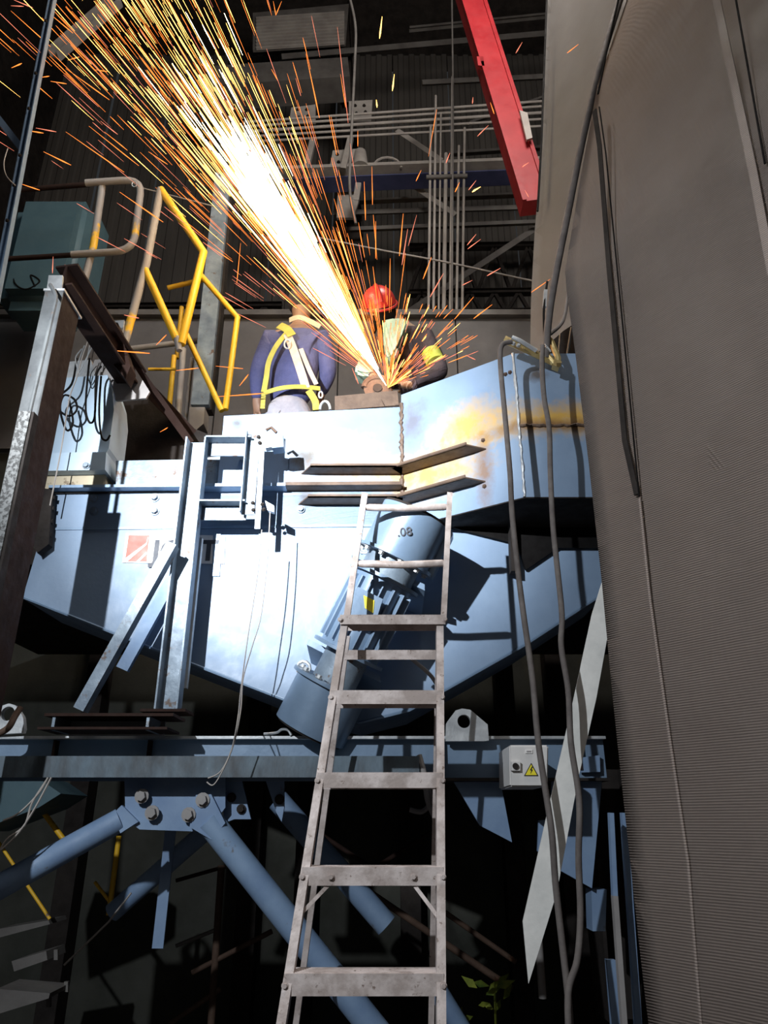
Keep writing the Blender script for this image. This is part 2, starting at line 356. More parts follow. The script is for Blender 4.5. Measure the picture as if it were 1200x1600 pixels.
for pts, l in [([(455, 168), (493, 163), (493, 190), (452, 190)], 'pale gusset plate above the pipes nearest the sparks'), ([(545, 158), (582, 156), (580, 186), (545, 186)], 'pale gusset plate above the pipes right of the hanging cable'),
               ([(520, 235), (560, 232), (545, 262), (515, 262)], 'pale bracket plate resting on the blue crane beam'), ([(528, 285), (562, 285), (560, 315), (552, 340), (526, 340)], 'pale bracket plate hanging below the blue crane beam')]:
    t = thing('gusset_plate', l, 'plate', P(*pts[-1], 8.9)); Yg = 9.0 if pts[0][1] > 280 else 8.7; obj('plate', PR(pts, Yg-.02, .05), HALLL, t)
    cx = sum(p[0] for p in pts)/4; cy = sum(p[1] for p in pts)/4
    for dx, dy in ((-8, -6), (6, -6), (-6, 6), (8, 4)): bolt(t, P(cx+dx, cy+dy, Yg-.02), .02, DARK)
for x0, y0, x1, y1, l in [(489, 215, 478, 262, 'short upright pale hanger left of the hanging cable'), (548, 212, 536, 262, 'short upright pale hanger beside the hanging cable'), (560, 285, 556, 312, 'short pale hanger under the blue crane beam')]:
    pxbar('pipe_hanger', (x0, y0, 8.4), (x1, y1, 8.4), 9, .08, HALLL, prof='L', label=l, cat='hanger')
for c in ((606, 250), (660, 235)):
    pass
obj('lamp_guard', tube([P(605+22*math.cos(a), 262-16*math.sin(a), 8.5) for a in [i*math.pi/8 for i in range(9)]], .02, n=6), HALLL, label='arched wire guard sitting on the blue crane beam', cat='guard')
obj('ventilator', cyl(bmesh.new(), P(563, 262, 8.5), P(563, 238, 8.5), .13, .09), HALLL, smooth=True, label='stubby grey ventilator drum on the blue crane beam', cat='ventilator')
# ribbed roof panel top centre, ducts
t = thing('roof_panel', 'grey ribbed roof panel at the top behind the sparks', 'panel', P(460, 60, 9))
obj('sheet', PR([(395, 20), (545, 6), (540, 68), (395, 78)], 9.3, .05), HALL, t)
for i in range(10):
    y = 22+i*5.2; pxbar('rib', (400, y+5, 9.25), (538, y-4, 9.25), 2.4, .05, HALLL, t)
pxbar('grey_duct', (330, 118, 9), (545, 104, 9), 44, .5, HALL, label='wide grey duct under the ribbed roof panel', cat='duct')
pxbar('roof_brace', (80, 78, 7.5), (180, -8, 7.5), 20, .15, HALLL, prof='U', label='pale diagonal roof channel in the top left corner', cat='brace')
# hanging cable & chain & dark post & sagging wire
pxpipe('hanging_cable', [(545, -10, 6.2), (557, 40, 6.2), (553, 130, 6.2), (548, 230, 6.2), (545, 300, 6.2), (556, 350, 6.2)], 4, HALL, rnd=.3, label='thin grey cable hanging down right of the spark jet', cat='cable')
pxbar('dark_column', (535, -10, 9.6), (556, 400, 9.6), 24, .25, DARK, prof='I', label='dark steel column behind the hanging cable', cat='column')
pxpipe('hoist_chain', [(706, -10, 7), (708, 150, 7), (706, 500, 7)], 2.6, HALL, label='thin hoist chain hanging left of the red boom', cat='chain')
pxpipe('sagging_wire', [(500, 372, 7.2), (590, 390, 7.2), (700, 410, 7.2), (840, 441, 7.2), (1360, 520, 7.2)], 3, HALLL, rnd=.3, label='thin pale wire sagging to the right behind the workers', cat='wire')
pxpipe('sagging_wire', [(215, 292, 5.0), (340, 324, 5.0)], 2, HALLL, label='thin pale wire behind the grey and yellow guardrail', cat='wire')
# red boom
t = thing('crane_boom', 'red steel crane boom coming down from the top right', 'boom', P(832, 310, 5.6))
A, B = P(728, -40, 5.5), P(838, 312, 5.5)
obj('beam', sweep(bmesh.new(), [(-.13, 0), (.13, 0), (.13, .2), (-.13, .2)], A, B), RED, t)
for s in (-.12, .12): obj('edge_strip', sweep(bmesh.new(), [(s-.02, -.02), (s+.02, -.02), (s+.02, 0), (s-.02, 0)], A, B), RED, t)
obj('label_plate', PR([(812, 172), (824, 176), (832, 215), (823, 218)], 5.42, .03), HALLL, t)
obj('lug', PR([(745, 88), (755, 88), (757, 103), (747, 102)], 5.48, .05), RED, t)

# ================================================================== LEFT BACK: tank, rails, column
t = thing('storage_tank', 'dull teal tank behind the rails at far left', 'tank', P(70, 640, 6.3))
zt = P(70, 298, 5.5).z; zlo = P(70, 470, 5.5).z; xa, xb = P(22, 300, 5.5).x, P(148, 300, 5.5).x
bm = box(bmesh.new(), ((xa+xb)/2, 5.8, (zt+zlo)/2), (xb-xa, .6, zt-zlo)); bmesh.ops.bevel(bm, geom=bm.edges[:], offset=.14, segments=5, affect='EDGES'); obj('shell', bm, TEAL, t, smooth=True)
obj('cable_loop', tube(smoothpts([P(28, 415, 5.55), P(22, 440, 5.5), P(40, 452, 5.5), P(62, 440, 5.5), P(48, 430, 5.5), P(55, 448, 5.5)]), .008, n=6), BLK, t, smooth=True)
pxpipe('pipe_rail', [(18, 298, 4.9), (140, 288, 4.9)], 8, DARKB, label='rusty dark upper rail in front of the teal tank', cat='rail')
pxpipe('pipe_rail', [(5, 405, 4.9), (120, 398, 4.9)], 8, DARKB, label='dark lower rail in front of the teal tank', cat='rail')
t = thing('guardrail', 'grey pipe guardrail with flaking yellow paint and rounded corner', 'rail', P(150, 520, 4.6))
pxpipe('top_rail', [(134, 286, 4.6), (222, 280, 4.6), (208, 392, 4.6), (112, 398, 4.6)], 11, YELG, t, rnd=.16)
pxpipe('post', [(160, 290, 4.63), (146, 385, 4.63), (122, 475, 4.63)], 11, YELG, t)
obj('ring', tube([P(210+4*math.cos(a), 288+4*math.sin(a), 4.5) for a in [i*math.pi/4 for i in range(8)]], .004, n=5, closed=True), GALV, t)
t = thing('guardrail', 'bent yellow pipe frame with a grey post and a pointed lower end', 'rail', P(285, 545, 4.3))
pxpipe('post', [(251, 296, 4.3), (229, 410, 4.3), (192, 545, 4.3)], 12, YELG, t)
pxpipe('frame_pipe', [(251, 296, 4.3), (318, 394, 4.3), (283, 538, 4.3)], 12, YEL, t)
pxpipe('frame_pipe', [(226, 420, 4.3), (276, 530, 4.3)], 12, YEL, t)
cyl(bm := bmesh.new(), P(277, 528, 4.3), P(280, 548, 4.3), .028, .02); obj('tip', bm, GREY, t, smooth=True)
t = thing('guardrail', 'thinner bent yellow pipe frame beside the blue-grey column', 'rail', P(350, 640, 4.7))
pxpipe('frame_pipe', [(312, 428, 4.7), (371, 496, 4.7), (352, 640, 4.7)], 9, YEL, t); pxpipe('frame_pipe', [(290, 520, 4.7), (347, 642, 4.7)], 9, YEL, t)
for pts, w_, m, l in [([(286, 545, 4.9), (278, 650, 4.9)], 10, GREY, 'grey post below the pointed end of the bent yellow frame'), ([(272, 556, 5.1), (264, 640, 5.1)], 8, YEL, 'short yellow post behind the pointed end of the bent frame'), ([(300, 560, 5.2), (290, 655, 5.2)], 7, GREY, 'thin grey post left of the blue-grey column'),
                   ([(284, 480, 5.3), (276, 560, 5.3)], 7, YEL, 'faint yellow post inside the bent yellow frame'), ([(232, 577, 5.0), (275, 577, 5.0)], 5, YEL, 'short yellow crossbar behind the dark beams'), ([(205, 545, 5.2), (330, 530, 5.2)], 9, GREY, 'blurred grey pipe crossing behind the bent yellow frame'), ([(262, 450, 5.6), (330, 434, 5.6)], 8, YEL, 'blurred yellow pipe behind the bent yellow frame')]:
    ps = [P(*p) for p in pts]
    if 'post' in l.split(' ')[1:3] and pts[1][1] > 600: ps.append(Vector((ps[1].x, ps[1].y, 3.0)))
    obj('rail_post', tube(ps, w_/2*mpp(pts[0][1], pts[0][2]), n=10), m, smooth=True, label=l, cat='post')
t = thing('steel_column', 'blue-grey box column left of the man in the navy jacket', 'column', P(312, 672, 5.0))
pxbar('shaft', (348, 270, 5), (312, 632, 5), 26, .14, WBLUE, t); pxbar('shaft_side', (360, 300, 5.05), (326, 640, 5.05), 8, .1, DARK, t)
obj('foot', PR([(296, 636), (320, 636), (318, 662), (306, 672), (296, 670)], 4.95, .15), GREY, t)
# left column H-beam
t = thing('steel_column', 'rust-brown column with a shade-darkened side and pale galvanised face at far left', 'column', P(0, 1200, 2.9))
zc = P(78, 458, 2.86).z; xc = -1.575
obj('face_plate', box(bmesh.new(), (xc, 2.85, zc/2), (.085, .012, zc)), GREYP, t)
bm = bmesh.new(); box(bm, (xc+.002, 2.95, zc/2), (.08, .18, zc)); obj('flange', bm, DARKB, t)  # brown body, darkened for the side facing away from the floodlight
obj('edge_weld', tube([(xc+.0425, 2.845, zc*k/30) for k in range(31)], .004, n=5), GREYP, t)
obj('cap_plate', box(bmesh.new(), (xc, 2.95, zc+.006), (.1, .22, .012)), GALV, t)
t = thing('square_post', 'speckled galvanised square post at the left edge with conduit above it', 'post', Vector((-1.56, 2.7, 0)))
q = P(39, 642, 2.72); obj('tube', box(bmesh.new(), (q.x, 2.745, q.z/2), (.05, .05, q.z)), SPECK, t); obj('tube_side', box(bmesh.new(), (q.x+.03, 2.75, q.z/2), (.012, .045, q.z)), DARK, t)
q2 = P(71, 463, 2.76); obj('conduit', tube(corner([(xc, 2.8, zc), (q.x+.01, 2.76, q2.z), (q.x+.01, 2.74, q.z)], .04), .009, n=8), GREYP, t, smooth=True)
t = thing('strut_channel', 'slotted pale strut leaning in the top left corner with a side arm', 'strut', P(0, 410, 3.3))
pxbar('strut', (83, -20, 3.3), (-133, 1098, 3.3), 11, .04, BLUE, t, 'U'); pxbar('side_arm', (-8, 178, 3.35), (37, 236, 3.35), 10, .03, BLUE, t)
for y in (33, 115, 170, 243, 290, 345): bolt(t, P(82-(y+20)*.193, y, 3.29), .008, DARK)
obj('tie_wire', tube(smoothpts([P(12, 232, 3.25), P(6, 255, 3.2), P(10, 275, 3.2), P(24, 290, 3.25)]), .003, n=5), HALLL, t, smooth=True)
# dark beams going back from the left column, gussets
zb = P(100, 440, 2.95)
t = thing('bracket_beam', 'dark rusty beam running back from the far left column', 'beam', zb)
A = P(82, 432, 2.95); B = P(196, 598, 3.75)
obj('beam', sweep(bmesh.new(), IBM(.15, .12, .012), A, B, ref=Vector((1, 0, 0))), DARKB, t)
obj('end_plate', PR([(76, 430), (98, 430), (96, 460), (72, 458)], 2.9, .012), GALV, t)
obj('beam_box', PR([(160, 503), (184, 504), (204, 572), (196, 592), (152, 540)], 3.5, .1), DARKB, t)
for pts, Y, m, l in [([(146, 503), (160, 503), (158, 523), (142, 522)], 3.42, GALV, 'small pale junction block on the dark beam'), ([(160, 502), (194, 500), (190, 530), (180, 536)], 3.62, GALV, 'pale plate behind the dark beam, upper one'),
                  ([(148, 562), (200, 558), (234, 612), (228, 622), (184, 626), (166, 622), (142, 578)], 3.66, GREY, 'wide pale gusset plate above the pale blue cabinet')]:
    obj('steel_plate', PR(pts, Y, .015), m, label=l, cat='plate')
pxbar('dark_brace', (200, 556, 3.64), (298, 692, 4.05), 12, .05, DARKB, prof='L', label='dark brown angle brace sloping down to the channel post', cat='brace')
pxbar('dark_brace', (236, 612, 4.1), (300, 680, 4.3), 20, .1, DARKB, prof='L', label='second dark brace behind the first, above the channel post', cat='brace')
obj('dark_filler', PR([(176, 628), (240, 612), (300, 668), (352, 690), (352, 740), (160, 740)], 4.3, .35), DARK, label='black block standing in for shadow between the pale cabinet and the channel post', cat='filler')  # dark mass added where the recess lies in shade
# pale blue cabinet
t = thing('motor_cabinet', 'pale blue cabinet with rounded corner under looping black cables', 'cabinet', P(120, 740, 3.6))
obj('body', PR([(72, 592), (168, 586), (176, 612), (178, 640), (170, 700), (164, 712), (52, 708)], 3.62, .25), CABW, t)
obj('lid', PR([(98, 566), (142, 562), (150, 590), (90, 592)], 3.66, .2), GALV, t)
obj('lower_ledge', PR([(60, 708), (166, 706), (164, 734), (54, 736)], 3.56, .3), CABW, t)
obj('plinth', PR([(56, 738), (164, 734), (166, 762), (54, 764)], 3.62, .2), BEIGE, t)
bolt(t, P(135, 728, 3.56), .014)
for pts, l in [([(140, 560), (136, 600), (134, 640), (140, 660), (148, 650), (150, 590), (158, 572)], 'black cable looping down the cabinet, middle of the three'), ([(158, 588), (155, 640), (158, 680), (166, 688), (172, 680)], 'black cable looping down the cabinet, right of the three'),
               ([(120, 560), (112, 600), (90, 622), (92, 640), (108, 650), (120, 640), (116, 624), (100, 618), (94, 640), (104, 672), (114, 660), (108, 625)], 'black coiled cable hanging on the cabinet, left of the three')]:
    obj('black_cable', tube(smoothpts([P(x, y, 3.5) for x, y in pts]), .006, n=6), BLK, smooth=True, label=l, cat='cable')
for pts, m, l in [([(145, 500), (138, 530), (128, 560), (120, 590), (108, 625), (96, 700), (78, 790)], HALLL, 'thin pale wire running down past the cabinet from the junction block'),
                 ([(150, 530), (135, 560), (124, 580), (118, 560), (128, 545)], GALV, 'tangled pale wires on top of the cabinet'),
                 ([(132, 540), (122, 570), (126, 585), (136, 560), (140, 540)], GALV, 'second pale wire tangle beside the junction block')]:
    obj('loose_wire', tube(smoothpts([P(x, y, 3.46) for x, y in pts]), .0035, n=5), m, smooth=True, label=l, cat='wire')

# ================================================================== MACHINE
zt_l = P(450, 643, F).z; zt_r = P(628, 617, F).z; zb = P(628, 825, F).z
XK = P(628, 720, F).x; YC = 3.2; XC = P(811, 668, YC).x; XE = 1.35
base = P(450, 1117, F)
lo = lambda p: tuple(Vector(p) - base)
Yel = (.55, .33, .07); Soot = (.07, .055, .045); Brn = (.2, .1, .04)
def at_flare(x, y):      # pixel on the flared plate
    d = P(x, y, 1)-CAM; n = Vector((YC-F, -(XC-XK), 0)); k = n.dot(Vector((XK, F, 0))-Vector((0, 0, 0))); tt = (k - n.dot(Vector((CAM.x, CAM.y, 0))))/n.dot(Vector((d.x, d.y, 0)))
    return CAM + d*tt
burns = [(lo(P(520, 700, F)), (.16, .3, .08), (.5, .4, .2), .6), (lo(P(600, 735, F)), (.22, .3, .07), Yel, .6), (lo(at_flare(730, 668)), (.14, .3, .12), Yel, .9), (lo(at_flare(672, 740)), (.22, .3, .11), Yel, .9),
         (lo(P(477, 715, F)), (.08, .3, .07), Soot, .8), (lo(P(540, 735, F)), (.2, .3, .05), Brn, .7), (lo(P(480, 775, F)), (.06, .3, .05), Soot, .7), (lo(at_flare(645, 660)), (.06, .3, .12), (.12, .1, .11), .7),
         (lo(at_flare(757, 735)), (.03, .3, .16), Brn, .8), (lo(P(866, 655, YC)), (.32, .2, .075), Yel, 1.0), (lo(P(860, 664, YC)), (.3, .2, .03), Brn, .9), (lo(P(372, 662, F)), (.03, .3, .03), Soot, .8), (lo(P(840, 585, YC)), (.04, .2, .035), Soot, .9)]
BURN = M('blue_paint_heat_marked', (.18, .26, .38), (.22, .31, .44), 3, .5, 0, .1, 30, c3=(.17, .21, .27), t3=.68, s3=8, burns=burns)
ma = thing('vibrating_feeder', 'large pale blue steel vibrating feeder with a flared right end', 'machine', base)
side = [(78, 766), (75, 800), (35, 935), (250, 1020), (500, 1117), (560, 1132), (640, 1112), (700, 1078), (820, 1010), (950, 925), (1010, 800), (628, 765)]
obj('side_plate', PR(side, F, .02), BURN, ma)
# trough floor behind the side plate
edge = [(35, 935), (250, 1020), (500, 1117), (560, 1132), (640, 1112), (700, 1078), (820, 1010), (950, 925)]
bm = bmesh.new()
for a, b in zip(edge, edge[1:]):
    A, B = P(*a, F+.02), P(*b, F+.02); n = Vector((0, .5, 0)); prism(bm, [A, B, B+Vector((0, 0, .012)), A+Vector((0, 0, .012))], n)
obj('trough_floor', bm, BLUE2, ma)
obj('edge_stiffener', tube([P(a[0], a[1]-2, F) for a in edge], .008, n=6), BLUE, ma)
# upper left box
def boxpx(x0, y0, x1, y1, Y, th): return PR([(x0, y0), (x1, y0), (x1, y1), (x0, y1)], Y, th)
xl = P(350, 650, F).x
bm = bmesh.new(); prism(bm, [(xl, F, zb), (XK, F, zb), (XK, F, P(623, 636, F).z), (xl, F, P(350, 650, F).z)], (0, .45, 0)); obj('upper_box', bm, BURN, ma)
obj('cover_strip', PR([(452, 712), (626, 706), (626, 760), (452, 764)], F-.006, .006), BURN, ma)
obj('lower_left_box', PR([(181, 720), (296, 718), (352, 712), (352, 765), (181, 765)], F+.03, .3), WBLUE, ma)
obj('top_flange', PR([(76, 758), (446, 754), (446, 759), (76, 762)], F-.075, .095), BLUE, ma); obj('middle_stiffener', PR([(446, 753), (628, 752), (628, 757), (446, 758)], F-.075, .095), STEEL, ma)
obj('flange_web', PR([(76, 762), (300, 760), (300, 768), (76, 771)], F-.02, .03), DARK, ma)
obj('fold_lip', PR([(75, 824), (300, 822), (628, 818), (628, 822), (300, 826), (75, 828)], F-.006, .008), BLUE, ma)
obj('doubler_plate', PR([(76, 772), (300, 768), (300, 822), (70, 824)], F-.004, .004), BURN, ma)
# flare and right box
top = zt_r; foot = [(XK, F), (XC, YC), (XE, YC), (XE, F+.45), (XK, F+.45)]
bm = bmesh.new(); prism(bm, [(x, y, zb) for x, y in foot], (0, 0, top-zb)); obj('flared_box', bm, BURN, ma)
bm = bmesh.new(); prism(bm, [(x, y, zb-.006) for x, y in foot], (0, 0, .005)); obj('underside_shade_plate', bm, DARK, ma)  # separate dark plate carries the shade and grime under the box
obj('painted_shadow_panel', PR([(700, 821), (805, 800), (942, 800), (942, 856), (872, 856), (822, 890), (808, 850), (720, 828)], F-.03, .02), BLK, ma)  # black panel cut to the outline of the shadow below the flare
obj('under_box_stiffener', PR([(796, 790), (803, 790), (806, 892), (799, 892)], F-.1, .07), DARK, ma)
bm = bmesh.new(); zz = P(860, 665, YC).z
tube([(XC+(XE-XC)*i/40, YC-.002, zz+random.uniform(-.004, .004)) for i in range(41)], .009, bm, 6, taper=lambda t: random.uniform(.7, 1.2)); obj('weld_seam', bm, STEEL, ma)
bm = bmesh.new(); tube([(XC+random.uniform(-.002, .002), YC-.002, zb+(top-zb)*i/50) for i in range(51)], .007, bm, 6, taper=lambda t: random.uniform(.7, 1.3)); obj('weld_seam', bm, GALV, ma)
bm = bmesh.new(); tube([(XK+random.uniform(-.004, .004), F-.004, zb+.14+(top-zb-.2)*i/40) for i in range(41)], .011, bm, 6, taper=lambda t: random.uniform(.5, 1.6)); obj('weld_seam', bm, STEEL, ma)
# weld dribbles
for x, y in ((755, 688), (757, 760), (790, 585), (797, 582)):
    q = at_flare(x, y); bm = bmesh.new(); bmesh.ops.create_icosphere(bm, subdivisions=1, radius=.013, matrix=Matrix.Translation(q)); obj('weld_blob', bm, RUSTA, ma)
# angle irons that follow the bend
def wrap(z, xl_px, yl, xr_px, name, h=.018, dep=.1, cut=.1):
    bm = bmesh.new(); a = P(xl_px, yl, F); z = a.z
    q = at_flare(xr_px, 740).x if xr_px > 630 else None
    segs = [(Vector((a.x, F, z)), Vector((min(XK, P(xr_px, yl, F).x), F, z)))]
    if q: r = (q-XK)/(XC-XK); segs.append((Vector((XK, F, z)), Vector((q, F+(YC-F)*r, z))))
    k = .007
    for i, (s, e) in enumerate(segs):
        d = (e-s).normalized(); n = Vector((d.y, -d.x, 0))
        if n.y > 0: n = -n
        c0 = cut if i == 0 else 0; c1 = cut if i == len(segs)-1 and q else 0
        ov = .012 if i == 0 and q else 0
        top_ = [s, e, e+n*dep-d*c1, s+n*dep+d*c0]          # horizontal leg, cut obliquely at the ends
        prism(bm, [v+Vector((0, 0, 0)) for v in top_], (0, 0, k))
        prism(bm, [s+n*(dep-k)+d*c0, e+n*(dep-k)-d*c1+d*ov, e+n*dep-d*c1+d*ov, s+n*dep+d*c0], (0, 0, h))
    return obj(name, bm, STEEL, ma)
wrap(0, 470, 742, 762, 'stiffening_angle', cut=.06); wrap(0, 466, 789, 758, 'stiffening_angle', cut=.06)
# bolts
for x, y in [(147, 779), (147, 799), (242, 778), (242, 799)]: bolt(ma, P(x, y, F-.004), .017)
for x, y in [(381, 717), (372, 792), (470, 796), (152, 765), (66, 1010)][:4]: bolt(ma, P(x, y, F-.004), .015)
pb = obj('end_bracket', PR([(66, 762), (82, 766), (76, 850), (58, 864), (50, 846), (60, 800)], F-.07, .05), DARK, ma)
for y in (778, 795, 815, 836): bolt(ma, P(82-(y-778)*.1, y, F-.05), .012, DARK, Vector((1, 0, 0)))
for x, y in [(357, 655)]: pass
obj('vertical_panel_edge', PR([(333, 830), (345, 830), (343, 900), (331, 900)], F-.008, .008), BLUE, ma)
# logo sticker
st = obj('logo_sticker', PR([(197, 833), (352, 837), (350, 881), (191, 879)], F-.006, .002), LOGOW, ma)
obj('logo_square', PR([(201, 836), (233, 836), (229, 877), (195, 877)], F-.008, .002), LOGOR, st)
for pts in ([(196, 872), (229, 848), (231, 838), (231, 842), (229, 851), (199, 877), (196, 877)], [(213, 877), (229, 862), (229, 866), (218, 877)]):
    obj('logo_stripe', PR(pts, F-.0095, .0015), LOGOW, st)
tm = textmesh('JOST', .155, .0008, .004); p0 = P(236, 875, F-.009)
tm.transform(Matrix.Translation(p0) @ Matrix.Rotation(math.pi/2, 4, 'X') @ Matrix.Diagonal((1.02, 1.0, 1, 1))); obj('logo_lettering', tm, LOGOG, st)
# steel plate being ground
obj('steel_plate', PR([(523, 619), (621, 610), (623, 633), (523, 641)], F+.16, .01), STEEL, label='brown steel plate on edge being cut by the grinder', cat='plate')
obj('plate_hook', tube([P(508+8*math.cos(a), 640-13*math.sin(a), F+.15) for a in [i*math.pi/8 for i in range(9)]], .008, n=8), GALV, label='small pale ring hook standing on the feeder top', cat='hook', smooth=True)
# platform on which the men stand
ZP = 3.0
struct('trim_7', box(bmesh.new(), (.1, 5.35, ZP-.06), (6.4, 2.5, .1)), DARK)

# ---------------- vibration motor hung on the plate
U = Vector((P(648, 806, 3.2)-P(503, 1100, 3.39))).normalized(); c0 = P(650, 806, 3.22)
mo = thing('vibration_motor', 'long blue cylindrical vibration motor slanting across the feeder side', 'motor', P(600, 960, F))

def seg(name, s0, s1, r, mat=BLUE, r2=None, n=32): return obj(name, cyl(bmesh.new(), c0-U*s0, c0-U*s1, r, r2, n), mat, mo, smooth=True)
R0 = .172
SX = U.cross(Vector((0, 1, 0))).normalized()
if SX.x < 0: SX = -SX
seg('end_cover', 0, .22, R0*.97); seg('cover_rim', -.012, .012, R0*.95, DARK); seg('flange', .22, .235, R0*1.08)
seg('bearing_housing', .235, .33, R0*.75, WBLUE); seg('flange', .33, .345, R0*1.0)
seg('motor_body', .345, .70, R0*.82); seg('flange', .70, .715, R0*1.0); seg('bearing_housing', .715, .86, R0*.6, WBLUE); seg('flange', .86, .875, R0*1.12)
seg('end_cover', .875, 1.09, R0*.98); seg('cover_rim', 1.08, 1.10, R0*.9, DARK)
N_ = U.cross(SX).normalized()
if N_.y > 0: N_ = -N_
for k in range(8):
    a = -1.2+k*.34; v = SX*math.sin(a)+N_*math.cos(a)
    obj('cooling_fin', prism(bmesh.new(), [c0-U*.37+v*R0*.8, c0-U*.68+v*R0*.8, c0-U*.68+v*R0*.95, c0-U*.37+v*R0*.95], SX*.006), BLUE, mo)
for s, rr in ((.235, .165), (.235, .165), (.86, .17)): pass
for k in range(6):
    a = -1.5+k*.6; v = SX*math.sin(a)+N_*math.cos(a)
    bolt(mo, c0-U*.237+v*R0*.92, .012, GALV, -U); bolt(mo, c0-U*.858+v*R0*.92, .012, GALV, U)
for s in (.238, .86):
    q = c0-U*s-SX*R0*.9; obj('lifting_eye', tube([q+(U*math.cos(a)*.03+SX*math.sin(a)*.03) for a in [i*math.pi/5 for i in range(10)]], .008, n=6, closed=True), GALV, mo, smooth=True)
for s in (.30, .76):       # mounting feet reaching the plate
    q = c0-U*s; bm = bmesh.new(); v4 = [q-SX*.19, q+SX*.19, q+SX*.19, q-SX*.19]; v4[2] = Vector((v4[2].x, F-.002, v4[2].z-.04)); v4[3] = Vector((v4[3].x, F-.002, v4[3].z-.04)); prism(bm, v4, (0, 0, .03)); obj('mounting_foot', bm, BLUE, mo)
bm = bmesh.new(); q = c0-U*.2+SX*R0*.95; prism(bm, [q+U*.2, q-U*.03, q-U*.03+SX*.03, q+U*.2+SX*.03], -N_*.16); obj('side_fin', bm, BLUE, mo)
bm = bmesh.new(); q = c0-U*1.12+SX*R0*.6; prism(bm, [q+U*.2, q-U*.06, q-U*.06+SX*.03, q+U*.2+SX*.03], N_*.02); obj('side_fin', bm, GALV, mo)
tb = obj('terminal_box', PR([(560, 917), (598, 936), (586, 975), (545, 970), (548, 925)], 3.12, .12), BLUE, mo)
obj('warning_sticker', PR([(568, 930), (585, 938), (583, 958), (570, 950)], 3.116, .003), YSTK, tb)
tm = textmesh('.08', .055, .001, .0004); R = Matrix((SX, U, N_)).transposed().to_4x4()
rot = Matrix.Rotation(math.radians(32), 4, 'Z')
tm.transform(Matrix.Translation(c0-U*.15+N_*(R0*.985)-SX*.01) @ R @ rot); obj('chalk_number', tm, LOGOG, mo)
obj('supply_cable', tube(smoothpts([P(628, 1018, 3.3), P(650, 1035, 3.28), P(675, 1058, 3.32), P(690, 1085, 3.45)]), .009, n=8), GREY, mo, smooth=True)

# ================================================================== POST WITH SWITCH BRACKET
A, B = P(308, 682, 3.38), P(256, 1110, 3.38)
A.x = B.x = (A.x+B.x)/2
t = thing('channel_post', 'upright bluish steel channel post in front of the feeder', 'post', B)
obj('channel', sweep(bmesh.new(), UCH(.105, .075, .008), A, B), WBLUE, t)
Z = lambda y: P(320, y, 3.38).z
for nm_, y, x1, wd in (('upper_arm', 681, 392, .012), ('lower_arm', 781, 382, .012)):
    q = P(x1, y, 3.38); z = Z(y); bm = bmesh.new()
    box(bm, ((A.x+.05+q.x)/2, 3.42, z), (q.x-A.x-.05, .075, .009)); box(bm, ((A.x+.05+q.x)/2, 3.455, z-.04), (q.x-A.x-.05, .008, .08)); obj(nm_, bm, WBLUE, t)
q1, q2 = P(397, 672, 3.37), P(385, 798, 3.37); q2.x = q1.x = P(397, 700, 3.37).x-.012
obj('switch_plate', sweep(bmesh.new(), UCH(.075, .055, .006), q1, q2), WBLUE, t)
pxbar('rail_strip', (412, 652, 3.37), (402, 826, 3.37), 8, .006, GALV, t)
s1 = obj('limit_switch', PR([(424, 680), (442, 679), (443, 698), (425, 700)], 3.35, .07), BLUE, t); obj('switch_head', PR([(414, 680), (425, 682), (425, 698), (415, 700)], 3.36, .04), GALV, s1)
obj('switch_lever', tube([P(416, 672, 3.35), P(424, 668, 3.35), P(432, 676, 3.35)], .008, n=6), RUSTA, s1)
for x, y in ((404, 683), (406, 692), (395, 786), (396, 797), (410, 788), (412, 796)): bolt(t, P(x, y, 3.365), .007, DARK)
obj('lower_clip', PR([(414, 782), (428, 790), (428, 800), (418, 797)], 3.36, .03), GALV, t)
obj('foot_plate', box(bmesh.new(), (B.x, 3.42, B.z-.004), (.2, .16, .012)), DARKB, t)
bm = sweep(bmesh.new(), LANG(.05, .03, .006), P(308, 840, 3.47), P(283, 1075, 3.47)); obj('galvanised_strip', bm, GALV, label='narrow worn strip standing just behind the channel post', cat='strip')
obj('angle_brace', sweep(bmesh.new(), LANG(.05, .06, .006), P(268, 848, 3.31), P(122, 1108, 3.31)), WBLUE, label='diagonal bluish angle brace left of the channel post', cat='brace')
obj('angle_brace', sweep(bmesh.new(), LANG(.06, .03, .006), P(292, 862, 3.53), P(190, 1045, 3.53)), BLUE2, label='second diagonal bar close behind the angle brace', cat='brace')
for pts, l in [([(409, 828), (402, 900), (388, 990), (376, 1080), (372, 1120), (362, 1170), (345, 1205), (325, 1216)], 'pale wire hanging from the switch bracket to below the beam, left one'), ([(422, 800), (418, 870), (408, 960), (394, 1010), (380, 1060), (376, 1110), (366, 1160), (350, 1200), (334, 1226), (323, 1222)], 'pale wire hanging from the switch bracket to below the beam, right one')]:
    obj('loose_wire', tube(smoothpts([P(x, y, 3.3 if y < 1100 else 3.1) for x, y in pts]), .0028, n=5), HALLL, smooth=True, label=l, cat='wire')

